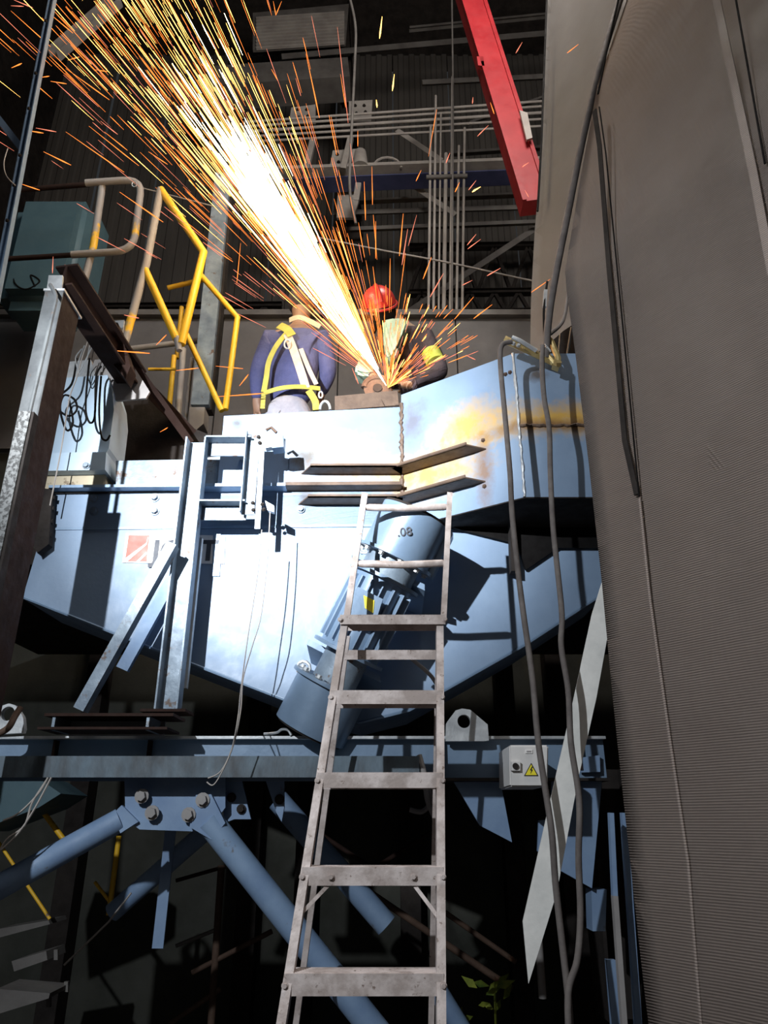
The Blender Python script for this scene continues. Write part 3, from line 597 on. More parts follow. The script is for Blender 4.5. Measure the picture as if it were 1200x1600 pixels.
# ================================================================== BASE FRAME
t = thing('support_frame', 'long blue steel base frame carrying the feeder', 'frame', P(400, 1225, 3.5))
z1, z2 = P(500, 1152, 3.4).z, P(500, 1200, 3.46).z
X0, X1 = P(-60, 1180, 3.4).x, P(950, 1180, 3.4).x
obj('top_flange', box(bmesh.new(), ((X0+X1)/2, 3.46, z1), (X1-X0, .11, .012)), GALV, t)
obj('web', box(bmesh.new(), ((X0+X1)/2, 3.46, (z1+z2)/2-.03), (X1-X0, .01, z1-z2+.05)), BLUE, t)
zf = P(300, 1198, 3.28).z; X2 = P(655, 1200, 3.28).x
bm = bmesh.new(); box(bm, ((X0+X2)/2, 3.28, zf), (X2-X0, .012, .085)); box(bm, ((X0+X2)/2, 3.38, zf+.036), (X2-X0, .2, .01)); obj('front_channel', bm, GRIME, t)
bm = bmesh.new(); box(bm, ((X2+X1)/2, 3.5, z2-.05), (X1-X2, .2, .012)); obj('bottom_flange', bm, DARK, t)
for x in (84, 232, 690, 905): q = P(x, 1175, 3.42); obj('stiffener', box(bmesh.new(), (q.x, 3.46, (z1+z2)/2-.01), (.01, .1, z1-z2)), DARKB, t)
t = thing('stool_beam', 'short dark beam standing on the base frame under the channel post', 'beam', P(160, 1150, 3.3))
zs = P(160, 1116, 3.15).z; xs0, xs1 = P(76, 1116, 3.2).x, P(275, 1116, 3.2).x
zt2 = P(160, 1143, 3.2).z
bm = bmesh.new(); box(bm, ((xs0+xs1)/2, 3.26, zs), (xs1-xs0, .2, .012)); obj('top_flange', bm, DARKB, t)
bm = bmesh.new(); box(bm, ((xs0+xs1)/2-.02, 3.34, (zs+z1)/2), (xs1-xs0-.12, .01, zs-z1)); obj('web', bm, GREY, t)
for x in (88, 234): q = P(x, 1130, 3.2); obj('stiffener', box(bmesh.new(), (q.x, 3.26, (zs+z1)/2), (.012, .18, zs-z1-.01)), WBLUE, t)
bm = bmesh.new(); box(bm, ((xs0+xs1)/2-.02, 3.26, z1+.012), (xs1-xs0, .2, .01)); obj('bottom_flange', bm, DARKB, t)
# lifting lugs
def lug(label, cx, cy, s, pts, Y):
    t = thing('lifting_lug', label, 'lug', P(cx, cy+20*s, Y)); hole = [P(cx+12*s*math.cos(a), cy+12*s*math.sin(a), Y) for a in [i*math.pi/10 for i in range(20)]]
    bm = bmesh.new(); out = [P(x, y, Y) for x, y in pts]
    # ring of quads between outline and hole
    C = P(cx, cy, Y); import itertools
    def edgept(a):
        d = Vector((math.cos(a), 0, -math.sin(a))); best = None
        for i in range(len(out)):
            p, q = out[i]-C, out[(i+1) % len(out)]-C; e = q-p; den = d.x*(-e.z)+d.z*e.x
            if abs(den) < 1e-9: continue
            k = (p.x*(-e.z)+p.z*e.x)/den; u = (d.x*p.z-d.z*p.x)/den
            if k > 0 and -1e-6 <= u <= 1+1e-6 and (best is None or k < best): best = k
        return C + d*(best or .03)
    n = 48; r = 12*s*mpp(cy, Y)
    I = []; O = []
    for i in range(n):
        a = i*2*math.pi/n; d = Vector((math.cos(a), 0, -math.sin(a)))
        I.append(C+d*r); O.append(edgept(a))
    v = [[bm.verts.new(p+Vector((0, dy, 0))) for p in L_] for L_ in (I, O) for dy in (0, .03)]
    for i in range(n):
        j = (i+1) % n
        bm.faces.new((v[0][i], v[2][i], v[2][j], v[0][j])); bm.faces.new((v[1][i], v[1][j], v[3][j], v[3][i]))
        bm.faces.new((v[0][i], v[0][j], v[1][j], v[1][i])); bm.faces.new((v[2][i], v[3][i], v[3][j], v[2][j]))
    obj('eye_plate', bm, GALV, t)
    return t
lug('pale lifting lug with round hole right of the ladder', 725, 1127, .85, [(712, 1110), (722, 1107), (735, 1109), (762, 1132), (764, 1158), (696, 1158), (697, 1130)], 3.38)
lug('pale lifting lug with round hole at the left edge', 12, 1115, .9, [(2, 1103), (14, 1099), (24, 1102), (36, 1120), (38, 1145), (-14, 1148), (-14, 1112)], 3.38)
obj('rubber_hose', tube(smoothpts([P(-10, 1150, 3.25), P(12, 1138, 3.25), P(24, 1118, 3.28), P(32, 1106, 3.3)]), .014, n=10), RUSTA, smooth=True, label='brown hose curling past the lifting lug at left edge', cat='hose')
obj('wire_hook', tube(smoothpts([P(412, 1147, 3.4), P(432, 1145, 3.4), P(440, 1140, 3.4), P(450, 1141, 3.4), P(455, 1149, 3.4)]), .006, n=6), GALV, smooth=True, label='small bent wire lying on the base frame left of the ladder', cat='wire')
# gusset with braces
t = thing('brace_gusset', 'blue gusset plate with four big bolts under the base frame', 'plate', P(280, 1298, 3.35))
obj('plate', PR([(194, 1200), (352, 1200), (352, 1262), (330, 1290), (300, 1299), (218, 1296), (196, 1280)], 3.42, .02), BLUE2, t)
for x, y in [(222, 1244), (238, 1270), (317, 1250), (295, 1273)]: bolt(t, P(x, y, 3.39), .021, GREY)
obj('end_tab', PR([(176, 1272), (190, 1258), (216, 1284), (188, 1302)], 3.40, .02), BLUE2, t)
obj('end_tab', PR([(306, 1242), (330, 1241), (352, 1286), (330, 1312), (296, 1292)], 3.39, .03), BLUE2, t)
def bigpipe(label, a, b, Y0, Y1, wpx, mat=BLUE2):
    A, B = P(*a, Y0), P(*b, Y1); r = wpx/2*mpp(a[1], Y0)
    return obj('brace_pipe', cyl(bmesh.new(), A, B, r, n=24), mat, smooth=True, label=label, cat='pipe', group=None)
bigpipe('thick blue brace pipe running down left from the bolted gusset', (188, 1281), (-230, 1512), 3.43, 3.2, 36)
bigpipe('thick blue brace pipe running down right from the gusset behind the ladder', (326, 1282), (610, 1640), 3.43, 3.55, 40)
bigpipe('second blue brace pipe further back, falling to the left', (345, 1278), (175, 1426), 4.2, 4.3, 28)
bigpipe('second blue brace pipe further back, falling right behind the ladder', (434, 1250), (604, 1446), 4.3, 4.3, 34)
bigpipe('short blue pipe end low behind the right ladder leg', (672, 1528), (740, 1640), 4.3, 4.3, 30)
obj('gusset_plate', PR([(346, 1199), (372, 1199), (392, 1280), (366, 1280), (350, 1286)], 3.48, .02), BLUE2, label='blue plate right of the bolted gusset, with two small bolts', cat='plate')
t = thing('gusset_plate', 'narrow blue plate with one bolt left of the ladder', 'plate', P(440, 1280, 3.9)); obj('plate', PR([(408, 1199), (444, 1199), (444, 1262), (440, 1284), (432, 1270)], 3.5, .02), BLUE2, t); bolt(t, P(437, 1249, 3.495), .015, DARK)
t = thing('bolt_pair', 'pair of dark bolts on the blue plate right of the gusset', 'bolt', P(362, 1250, 3.48)); bolt(t, P(362, 1246, 3.475), .014, DARK); bolt(t, P(377, 1264, 3.475), .014, DARK)
pxbar('flat_bar', (266, 1298, 3.9), (246, 1482, 3.9), 17, .012, BLUE2, label='upright blue flat bar hanging below the bolted gusset', cat='bar')
obj('thin_cable', tube([P(205, 1395, 4.0), P(170, 1440, 4.0), P(100, 1508, 4.0)], .005, n=5), HALLL, label='thin pale cable slanting down at lower left', cat='cable')
# panels lower right
for pts, Y, l in [([(696, 1199), (778, 1199), (800, 1316), (750, 1290)], 3.5, 'blue slanted panel lit below the base frame right of the ladder'), ([(862, 1205), (942, 1205), (925, 1388), (866, 1355), (840, 1330), (842, 1282), (862, 1280)], 3.46, 'blue slanted panel behind the right hanging cables')]:
    obj('chute_panel', PR(pts, Y, .02), BLUE2, label=l, cat='panel')
obj('tube_section', PR([(924, 1390), (948, 1390), (946, 1455), (926, 1455)], 3.5, .1), BLUE2, label='short blue box section below the right slanted panel', cat='box section')
obj('end_plate', PR([(905, 1184), (937, 1180), (938, 1206), (908, 1207)], 3.42, .02), BLUE2, label='small blue end plate right of the pale strip', cat='plate')
for a, b, w_, m, l in [((956, 1270, 3.0), (962, 1400, 3.0), 7, BLUE2, 'thin blue upright beside the tarpaulin edge, upper piece'), ((962, 1400, 3.0), (978, 1620, 3.0), 8, GREY, 'thin grey upright beside the tarpaulin edge'), ((976, 1270, 3.1), (1000, 1620, 3.1), 9, BLUE2, 'thin blue upright nearest the tarpaulin edge'), ((955, 1500, 3.3), (965, 1620, 3.3), 14, BLUE2, 'broad blue upright low beside the tarpaulin')]:
    pxbar('upright_strip', a, b, w_, .03, m, label=l, cat='upright')
pxbar('dark_column', (950, 1200, 3.9), (985, 1600, 3.9), 60, .2, DARK, prof='I', label='black column hidden behind the tarpaulin edge', cat='column')
# rusty scaffold behind the ladder
for pts, w_, m, l in [([(545, 1372, 4.6), (800, 1545, 4.6)], 10, RUSTA, 'rusty scaffold tube falling right behind the ladder, lower one'), ([(690, 1422, 4.7), (806, 1503, 4.7)], 8, RUSTA, 'rusty scaffold tube right of the ladder, upper one'), ([(505, 1306, 4.8), (580, 1356, 4.8)], 7, DARKB, 'dark thin tube seen between the ladder steps'), ([(586, 1356, 4.9), (690, 1290, 4.9)], 7, DARKB, 'dark thin tube rising right between the ladder steps'),
                     ([(346, 1352, 5, ), (330, 1600, 5)], 11, RUSTA, 'rusty upright scaffold tube left of the ladder'), ([(275, 1376, 5), (352, 1354, 5)], 6, DARKB, 'short dark scaffold rung, topmost of four left of the ladder'), ([(275, 1478, 5), (344, 1450, 5)], 6, HALL, 'short dark scaffold rung, second of four left of the ladder'), ([(300, 1520, 5), (425, 1455, 5)], 8, RUSTA, 'rusty scaffold rung, third of four left of the ladder'), ([(265, 1600, 5), (345, 1545, 5)], 8, RUSTA, 'rusty scaffold rung, lowest of four left of the ladder')]:
    pxpipe('scaffold_tube', pts, w_, m, label=l, cat='tube')
# stairs with yellow rails, lower left
t = thing('stairs', 'dim grey metal stair treads in the lower left corner', 'stairs', P(30, 1600, 4.2))
for pts, Y in [([(-5, 1452), (76, 1438), (78, 1444), (-5, 1466)], 4.9), ([(18, 1502), (72, 1486), (74, 1500), (22, 1518)], 4.6), ([(-5, 1545), (78, 1552), (76, 1560), (-5, 1585)], 4.3)]:
    obj('tread', PR(pts, Y, .25), HALL, t)
for x, y in ((84, 1492), (72, 1566), (100, 1542)): obj('tread_bracket', PR([(x, y-8), (x+6, y-8), (x+6, y+8), (x, y+8)], 4.5, .02), HALL, t)
for pts, w_, l in [([(58, 1256, 4.6), (104, 1318, 4.6)], 8, 'yellow stair rail above the left brace pipe'), ([(-5, 1312, 4.6), (78, 1436, 4.6)], 5, 'thin yellow stair rail at the left edge'), ([(186, 1306, 4.9), (170, 1430, 4.9)], 8, 'dim yellow upright post below the gusset'), ([(148, 1378, 4.9), (172, 1410, 4.9)], 5, 'short yellow diagonal meeting the dim yellow post')]:
    pxpipe('stair_rail', pts, w_, YEL, label=l, cat='rail')
for pts, l in [([(75, 1215), (60, 1240), (30, 1270), (5, 1282)], 'thin pale wire at lower left, upper of the three'), ([(80, 1215), (55, 1262), (30, 1300), (2, 1328)], 'thin pale wire at lower left, middle of the three'), ([(72, 1220), (50, 1255), (38, 1290), (10, 1312), (-5, 1340)], 'thin pale wire at lower left, lowest of the three')]:
    obj('loose_wire', tube(smoothpts([P(x, y, 3.15) for x, y in pts]), .004, n=5), HALLL, smooth=True, label=l, cat='wire')
obj('machine_housing', PR([(-40, 1216), (60, 1216), (95, 1240), (60, 1262), (-40, 1300)], 4.3, .4), TEAL, label='dim teal housing below the base frame at the left edge', cat='housing')
obj('grey_hose', tube(smoothpts([P(668, 1225, 3.9), P(674, 1250, 3.9), P(660, 1268, 3.9), P(640, 1265, 3.9)]), .012, n=8), GREY, smooth=True, label='pale hose loop behind the ladder below the frame', cat='hose')
obj('grey_hose', tube(smoothpts([P(655, 1180, 3.3), P(664, 1215, 3.3), P(668, 1250, 3.5), P(680, 1280, 3.7)]), .012, n=8), GREY, smooth=True, label='pale hose hanging straight just left of the ladder leg', cat='hose')
# junction box
jb = thing('junction_box', 'white electrical box with yellow warning triangle on the base frame', 'electrical box', P(825, 1228, 3.1))
bm = PR([(796, 1164), (857, 1164), (856, 1229), (797, 1229)], 3.1, .3); bmesh.ops.bevel(bm, geom=bm.edges[:], offset=.006, segments=2, affect='EDGES'); obj('enclosure', bm, WHITE, jb)
obj('door', PR([(798, 1167), (855, 1167), (854, 1227), (799, 1227)], 3.092, .01), WHITE, jb)
lk = obj('lock', PR([(799, 1190), (813, 1190), (813, 1204), (799, 1204)], 3.075, .02), WHITE, jb); cyl(bm := bmesh.new(), P(805.5, 1197, 3.075), P(805.5, 1197, 3.068), .012); obj('lock_core', bm, DARK, lk)
obj('name_plate', PR([(821, 1171), (832, 1171), (832, 1177), (821, 1177)], 3.088, .004), LOGOW, jb); obj('name_plate_print', PR([(823, 1173), (830, 1173), (830, 1175), (823, 1175)], 3.086, .002), GREY, jb)
wt = obj('warning_triangle', PR([(830, 1192), (841, 1212), (819, 1212)], 3.088, .004), INK, jb); obj('triangle_field', PR([(830, 1194.5), (839, 1211), (821, 1211)], 3.0865, .0015), YSTK, wt)
obj('lightning_symbol', PR([(831, 1197.5), (828, 1203.5), (830.2, 1203.8), (829, 1209), (832.5, 1202.6), (830.2, 1202.2), (832.5, 1198.2)], 3.085, .0015), INK, wt)
# pale strip built as the lit stretch of a galvanised channel
bm = bmesh.new(); pts = [(943, 902), (950, 950), (951, 985), (932, 1090), (905, 1210), (870, 1395), (826, 1537), (817, 1440), (852, 1285), (893, 1108), (925, 960)]
Ys = [3.03]*11
prism(bm, [P(x, y, Y) for (x, y), Y in zip(pts, Ys)], (0, .008, 0)); obj('lit_strip', bm, LITZ, label='long pale strip shaped as the lit part of a channel, left of the tarpaulin edge', cat='strip')
# welding cables and clamps
c1 = [(800, 534), (784, 540), (782, 570), (790, 660), (797, 740), (800, 800), (808, 880), (818, 960), (832, 1060), (840, 1150), (850, 1220), (862, 1300), (868, 1380), (878, 1470), (888, 1560), (893, 1640)]
c2 = [(848, 540), (847, 570), (850, 620), (858, 670), (860, 740), (864, 820), (870, 880), (878, 960), (877, 1010), (888, 1080), (892, 1160), (905, 1250), (904, 1340), (907, 1430), (902, 1500), (888, 1550), (890, 1640)]
obj('welding_cable', tube(smoothpts([P(x, y, 2.96) for x, y in c1]), .012, n=10), CABLE, smooth=True, label='grey welding cable hanging down, left of the two', cat='cable')
obj('welding_cable', tube(smoothpts([P(x, y, 2.93) for x, y in c2]), .012, n=10), CABLE, smooth=True, label='grey welding cable hanging down, right of the two', cat='cable')
t = thing('electrode_clamp', 'brass electrode clamp lying across the flared box top', 'clamp', P(830, 560, 3.12))
bm = bmesh.new(); tube([P(788, 531, 3.05), P(800, 536, 3.05), P(830, 550, 3.08), P(870, 570, 3.12)], .02, bm, 8, taper=lambda t: 1.1-.3*t); obj('lower_jaw', bm, BRASS, t, smooth=True)
bm = bmesh.new(); tube([P(800, 527, 3.03), P(812, 532, 3.03), P(838, 548, 3.06)], .011, bm, 8); obj('lever', bm, GALV, t, smooth=True)
obj('spring', tube([P(806+i*1.2, 536+i*.6+(i % 2)*3, 3.02) for i in range(12)], .004, n=5), BRASS, t)
for x, y in ((802, 537), (810, 540)): bolt(t, P(x, y, 3.02), .008, GALV)
t = thing('ground_clamp', 'brass ground clamp gripping the top edge near the tarpaulin', 'clamp', P(868, 575, 3.15))
for nm_, pts in (('jaw', [(855, 527), (862, 535), (872, 560), (872, 572)]), ('jaw', [(848, 540), (856, 556), (866, 568)])):
    obj(nm_, tube([P(x, y, 3.1) for x, y in pts], .016, n=8), BRASS, t, smooth=True)
obj('jaw_tip', PR([(866, 560), (878, 565), (874, 574), (864, 570)], 3.08, .04), BRASS, t)
obj('clamp_spring', tube([P(852+i*.9, 538+i*1.0+(i % 2)*3, 3.07) for i in range(10)], .004, n=5), GALV, t)
obj('turnbuckle', sweep(bmesh.new(), RECT(.018, .02), P(853, 452, 3.1), P(851, 478, 3.1)), GALV, label='short bright metal link hanging above the ground clamp', cat='link')
obj('lead_wire', tube(smoothpts([P(855, 440, 3.12), P(850, 480, 3.1), P(850, 510, 3.1), P(852, 540, 3.1)]), .006, n=6), BLK, smooth=True, label='thin black lead running from the bright link to the clamp', cat='wire')
obj('black_cable', tube(smoothpts([P(975, -20, 2.75), P(950, 60, 2.78), P(934, 118, 2.8), P(910, 220, 2.88), (P(888, 330, 2.95)), P(868, 430, 3.0), P(857, 500, 3.06), P(853, 560, 3.1)]), .019, n=10), CABLE, smooth=True, label='thick dark cable running up along the tarpaulin edge to the top', cat='cable')
obj('black_cable', tube(smoothpts([P(888, 455, 3.3), P(880, 500, 3.25), P(862, 520, 3.15), P(854, 524, 3.1)]), .01, n=8), CABLE, smooth=True, label='short grey cable curving into the ground clamp', cat='cable')
for a, b, l in [((876, 520), (873, 556), 'thin bright rod standing behind the flared box, left one'), ((893, 512), (886, 556), 'thin bright rod standing behind the flared box, right one')]:
    pxpipe('steel_rod', [(*a, 4.2), (*b, 4.2)], 4, GALV, label=l, cat='rod')
pxbar('gap_backing', (880, 440, 4.6), (872, 640, 4.6), 60, .1, DARK, label='black backing that darkens the gap between the two sheets', cat='post')  # dark backing put in so the gap reads as deep shade
# ================================================================== TARPAULINS
def sheet(bm, L, R, n=14, m=40, amp=.012):
    rows = []
    for j in range(m+1):
        v = j/m; a = interp(L, v); b = interp(R, v)
        rows.append([bm.verts.new(a+(b-a)*(i/n)+Vector((0, amp*math.sin(i*2.1+v*2)*math.sin(.6+i*.7+v*1.5), 0))) for i in range(n+1)])
    for j in range(m):
        for i in range(n): bm.faces.new((rows[j][i], rows[j][i+1], rows[j+1][i+1], rows[j+1][i]))
    return bm
def interp(pts, v):
    z = pts[0].z+(pts[-1].z-pts[0].z)*v
    for a, b in zip(pts, pts[1:]):
        if (a.z-z)*(b.z-z) <= 1e-9:
            k = (z-a.z)/(b.z-a.z) if abs(b.z-a.z) > 1e-9 else 0; return a+(b-a)*k
    return pts[-1]
YT = 2.72
Ledge = [P(x, y, Yq) for x, y, Yq in [(1000, -60, YT+.05), (955, 70, YT), (934, 130, YT), (905, 290, YT), (882, 430, YT), (898, 540, YT), (920, 720, YT), (940, 900, YT), (957, 1080, YT), (975, 1250, YT), (1002, 1500, YT), (1014, 1600, YT)]]
e = Ledge[-1]; Ledge.append(Vector((e.x+.015, e.y, .03)))
t = thing('mesh_tarpaulin', 'large grey-brown mesh tarpaulin filling the right side', 'tarpaulin', Vector((1.1, 2.3, .02)))
tb_ = Vector((1.72, 1.5, 0))
def seamx(Pt, k):  # point on the tarp plane between edge and far right border
    return Pt+(tb_-Vector((Ledge[4].x, YT, 0)))*k
Redge = [Vector((tb_.x, tb_.y, p.z)) for p in Ledge]
S = .17
Mid1 = [p+(q-p)*S for p, q in zip(Ledge, Redge)]; 
def plane_pt(x, y):   # pixel ray onto tarp plane
    a = Vector((Ledge[4].x, YT, 0)); b = tb_; n = Vector((b.y-a.y, -(b.x-a.x), 0)); d = P(x, y, 1)-CAM
    return CAM+d*(n.dot(a-Vector((CAM.x, CAM.y, 0)))/n.dot(d))
def pl(x, y, off=0): 
    q = plane_pt(x, y); n = Vector((tb_.y-YT, -(tb_.x-Ledge[4].x), 0)).normalized()
    if n.y > 0: n = -n
    return q+n*off
me_ = sheet(bmesh.new(), Ledge, Redge, 24, 50, .006); bmesh.ops.solidify(me_, geom=me_.faces[:], thickness=-.004)
obj('cloth', me_, TARP, t, smooth='all')
def strip(pts, wid, off, mat, name, par, thick=.006):
    bm = bmesh.new(); ps = [pl(x, y, off) for x, y in pts]; n = Vector((tb_.y-YT, -(tb_.x-Ledge[4].x), 0)).normalized(); n = -n if n.y > 0 else n
    for a, b in zip(ps, ps[1:]):
        s = (b-a).cross(n).normalized()*wid/2; prism(bm, [a-s, b-s, b+s, a+s], n*thick)
    return obj(name, bm, mat, par)
strip([(932, 175), (940, 230), (955, 420), (968, 560), (980, 690), (999, 774)], .022, .012, DARK, 'slit_fold', t)
strip([(940, 170), (950, 240), (968, 420), (984, 580), (1003, 778)], .004, .014, BLK, 'seam_cord', t)
strip([(1003, 780), (1020, 940), (1050, 1150), (1080, 1350), (1100, 1600)], .008, .01, TARP, 'seam_fold', t)
strip([(1118, -20), (1150, 130), (1180, 270), (1210, 430)], .03, .012, TARP, 'seam_fold', t); strip([(1150, -20), (1175, 120), (1200, 260)], .006, .018, BLK, 'seam_cord', t)
strip([(975, -20), (950, 90), (938, 150)], .008, .014, BLK, 'seam_cord', t)
L2 = [P(x, y, 4.0) for x, y in [(858, -60), (852, 100), (845, 250), (836, 360), (830, 470), (828, 600)]]; R2 = [P(x, y, 3.3) for x, y in [(1060, -60), (1010, 60), (960, 150), (915, 330), (896, 400), (868, 520)]]
zr0, zr1 = P(900, -60, 3.3).z, P(890, 395, 3.3).z
R2 = [Vector((1.62, 3.2, zr0+(zr1-zr0)*i/5)) for i in range(6)]
L2[-1] = P(829, 560, 4.0)
bm = sheet(bmesh.new(), L2, R2, 12, 30, .015); bmesh.ops.solidify(bm, geom=bm.faces[:], thickness=.004)
obj('rear_sheet', bm, M('pale_grey_sheet', (.24, .225, .215), (.28, .265, .255), 1.2, .8, 0, .05), smooth='all', label='paler grey sheet hanging behind the tarpaulin and dark cable', cat='sheet')
pxpipe('sheet_cord', [(855, -20, 3.9), (846, 220, 3.9), (840, 330, 3.9)], 3, BLK, label='thin dark cord along the left edge of the paler sheet', cat='cord')

# ================================================================== STEP LADDER
ft = {970: 2.92, 1090: 2.85, 1220: 2.78, 1370: 2.705, 1540: 2.63}
lp = {y: P(x, y, ft[y]) for y, x in ((970, 533), (1090, 519), (1220, 502), (1370, 472), (1540, 441))}
rp = {y: P(x, y, ft[y]) for y, x in ((970, 693), (1090, 690), (1220, 687), (1370, 692), (1540, 697))}
lt, lb_ = lp[970], lp[1540]; rt, rb_ = rp[970], rp[1540]
def ext(a, b, z): return a+(b-a)*((z-a.z)/(b.z-a.z))
LB, RB = ext(lt, lb_, 0.0), ext(rt, rb_, 0.0)
t = thing('step_ladder', 'tall scuffed aluminium step ladder in front of the feeder', 'ladder', (LB+RB)/2)
K = .0035
for a, b, fl in ((lt, LB, 1), (rt, RB, -1)):
    obj('front_rail', sweep(bmesh.new(), [(0, 0), (.028, 0), (.028, .06), (.028-K, .06), (.028-K, K), (0, K)] if fl > 0 else [(0, 0), (-.028, 0), (-.028, .06), (-.028+K, .06), (-.028+K, K), (0, K)], a+Vector((0, 0, .0)), b), ALU, t)
d_, s_, _t = frame(lt, LB)
# guard rails above
gl, gr = P(570, 770, 3.03), P(703, 769, 3.03)
obj('guard_rail', sweep(bmesh.new(), LANG(.026, .035, .0035), gl, P(541, 968, 2.94)), ALU, t); obj('guard_rail', sweep(bmesh.new(), [(-.012, 0), (.012, 0), (.012, .035), (.008, .035), (.008, .004), (-.012, .004)], gr, P(693, 968, 2.94), ), ALU, t)
for y, xa, xb, Y in ((793, 570, 700, 3.035), (881, 558, 697, 2.995)):
    bm = bmesh.new(); A, B = P(xa, y, Y), P(xb, y-1, Y); tube([A, A+(B-A)*.05, A.lerp(B, .5)+Vector((0, 0, -.006)), A+(B-A)*.95, B], .016, bm, 12, taper=lambda t: .7 if t in (0, 1) else 1); obj('round_rung', bm, ALU, t, smooth=True)
hs = {970: .036, 1090: .048, 1220: .048, 1370: .052, 1540: .056}
for y in ft:
    a = ext(lt, LB, P(600, y, ft[y]).z); b = ext(rt, RB, P(600, y, ft[y]).z); h = hs[y]
    if y == 970: a, b = lp[970]+Vector((-.01, -.01, 0)), rp[970]+Vector((.012, -.01, 0))
    a = a+Vector((.006, -.006 if y == 970 else .002, 0)); b = b+Vector((-.006, -.006 if y == 970 else .002, 0)); dp = .11
    bm = bmesh.new()
    prism(bm, [a+Vector((0, 0, -h/2)), b+Vector((0, 0, -h/2)), b+Vector((0, 0, h/2)), a+Vector((0, 0, h/2))], (0, .003, 0))
    prism(bm, [a+Vector((0, 0, h/2)), b+Vector((0, 0, h/2)), b+Vector((0, dp, h/2)), a+Vector((0, dp, h/2))], (0, 0, .003))
    prism(bm, [a+Vector((0, dp, -h/2)), b+Vector((0, dp, -h/2)), b+Vector((0, dp, h/2)), a+Vector((0, dp, h/2))], (0, .003, 0))
    for i in range(8): # tread ridges
        yy = .012+i*.012; prism(bm, [a+Vector((0, yy, h/2+.003)), b+Vector((0, yy, h/2+.003)), b+Vector((0, yy+.004, h/2+.003)), a+Vector((0, yy+.004, h/2+.003))], (0, 0, .0015))
    obj('step', bm, ALU, t)
    for q, sx in ((a, .002), (b, -.002)): bolt(t, q+Vector((sx, -.002, 0)), .0075, ALU, name='rivet')
for z in (.2, .5):
    a, b = ext(lt, LB, z), ext(rt, RB, z); bm = bmesh.new(); box(bm, ((a.x+b.x)/2, a.y+.06, z), (b.x-a.x-.02, .11, .05)); obj('step', bm, ALU, t)
for (x0, y0, x1, y1) in ((512, 1384, 470, 1428), (648, 1384, 684, 1432)):
    obj('knee_brace', sweep(bmesh.new(), RECT(.012, .004), P(x0, y0, 2.71), P(x1, y1, 2.69)), ALU, t)
for x in (517, 646): bolt(t, P(x, 1370, 2.70), .008, ALU, name='rivet')
# rear legs
ra, rbk = lt+Vector((.02, .13, -.03)), Vector((LB.x-.0, 3.38, 0)); rc, rd = rt+Vector((-.012, .13, -.03)), Vector((RB.x-.0, 3.38, 0))
obj('rear_leg', sweep(bmesh.new(), LANG(.022, .03, .003), ra, rbk), ALU, t); obj('rear_leg', sweep(bmesh.new(), LANG(.022, .03, .003), rc, rd), ALU, t)
a, b = ra.lerp(rbk, .035), rc.lerp(rd, .035); obj('rear_crossbar', sweep(bmesh.new(), RECT(.04, .003), a, b), ALU, t)
for k in (.45, .8):
    a, b = ra.lerp(rbk, k), rc.lerp(rd, k)
    if k > .5: obj('rear_crossbar', sweep(bmesh.new(), RECT(.03, .003), a, b), ALU, t)
for q in (LB, RB): obj('foot', box(bmesh.new(), q+Vector((0, .03, .02)), (.04, .08, .04)), BLK, t)

# ================================================================== PEOPLE
def strapmesh(pts, w, ref=Vector((0, 1, 0)), th=.005):
    bm = bmesh.new(); ps = smoothpts(pts, 5)
    for a, b in zip(ps, ps[1:]):
        d = (b-a); s = d.cross(ref).normalized()*w/2; prism(bm, [a-s-d*.08, b-s+d*.08, b+s+d*.08, a+s-d*.08], ref*th)
    return bm
def hand(nodes, edges, wrist, direction, palmn, root, s=1, curl=.6):
    d = direction.normalized(); n = palmn.normalized(); side = d.cross(n).normalized()
    nodes[root+'palm'] = (wrist+d*.05*s, (.03*s, .017*s)); edges.append((root, root+'palm'))
    for i, (o, ln) in enumerate(((-.028, .07), (-.01, .08), (.01, .075), (.027, .058))):
        b0 = wrist+d*.085*s+side*o*s; k1 = b0+(d*.8+n*curl*.6).normalized()*ln*.5*s; k2 = k1+(d*.3+n*curl*1.2).normalized()*ln*.5*s
        for nm_, p in (('a', b0), ('b', k1), ('c', k2)): nodes['%sf%d%s' % (root, i, nm_)] = (p, .009*s)
        edges += [(root+'palm', '%sf%da' % (root, i)), ('%sf%da' % (root, i), '%sf%db' % (root, i)), ('%sf%db' % (root, i), '%sf%dc' % (root, i))]
    t0 = wrist+d*.03*s-side*.035*s+n*.01; t1 = t0+(d*.7-side*.5+n*.5).normalized()*.045*s
    nodes[root+'t0'] = (t0, .011*s); nodes[root+'t1'] = (t1, .009*s); edges += [(root+'palm', root+'t0'), (root+'t0', root+'t1')]
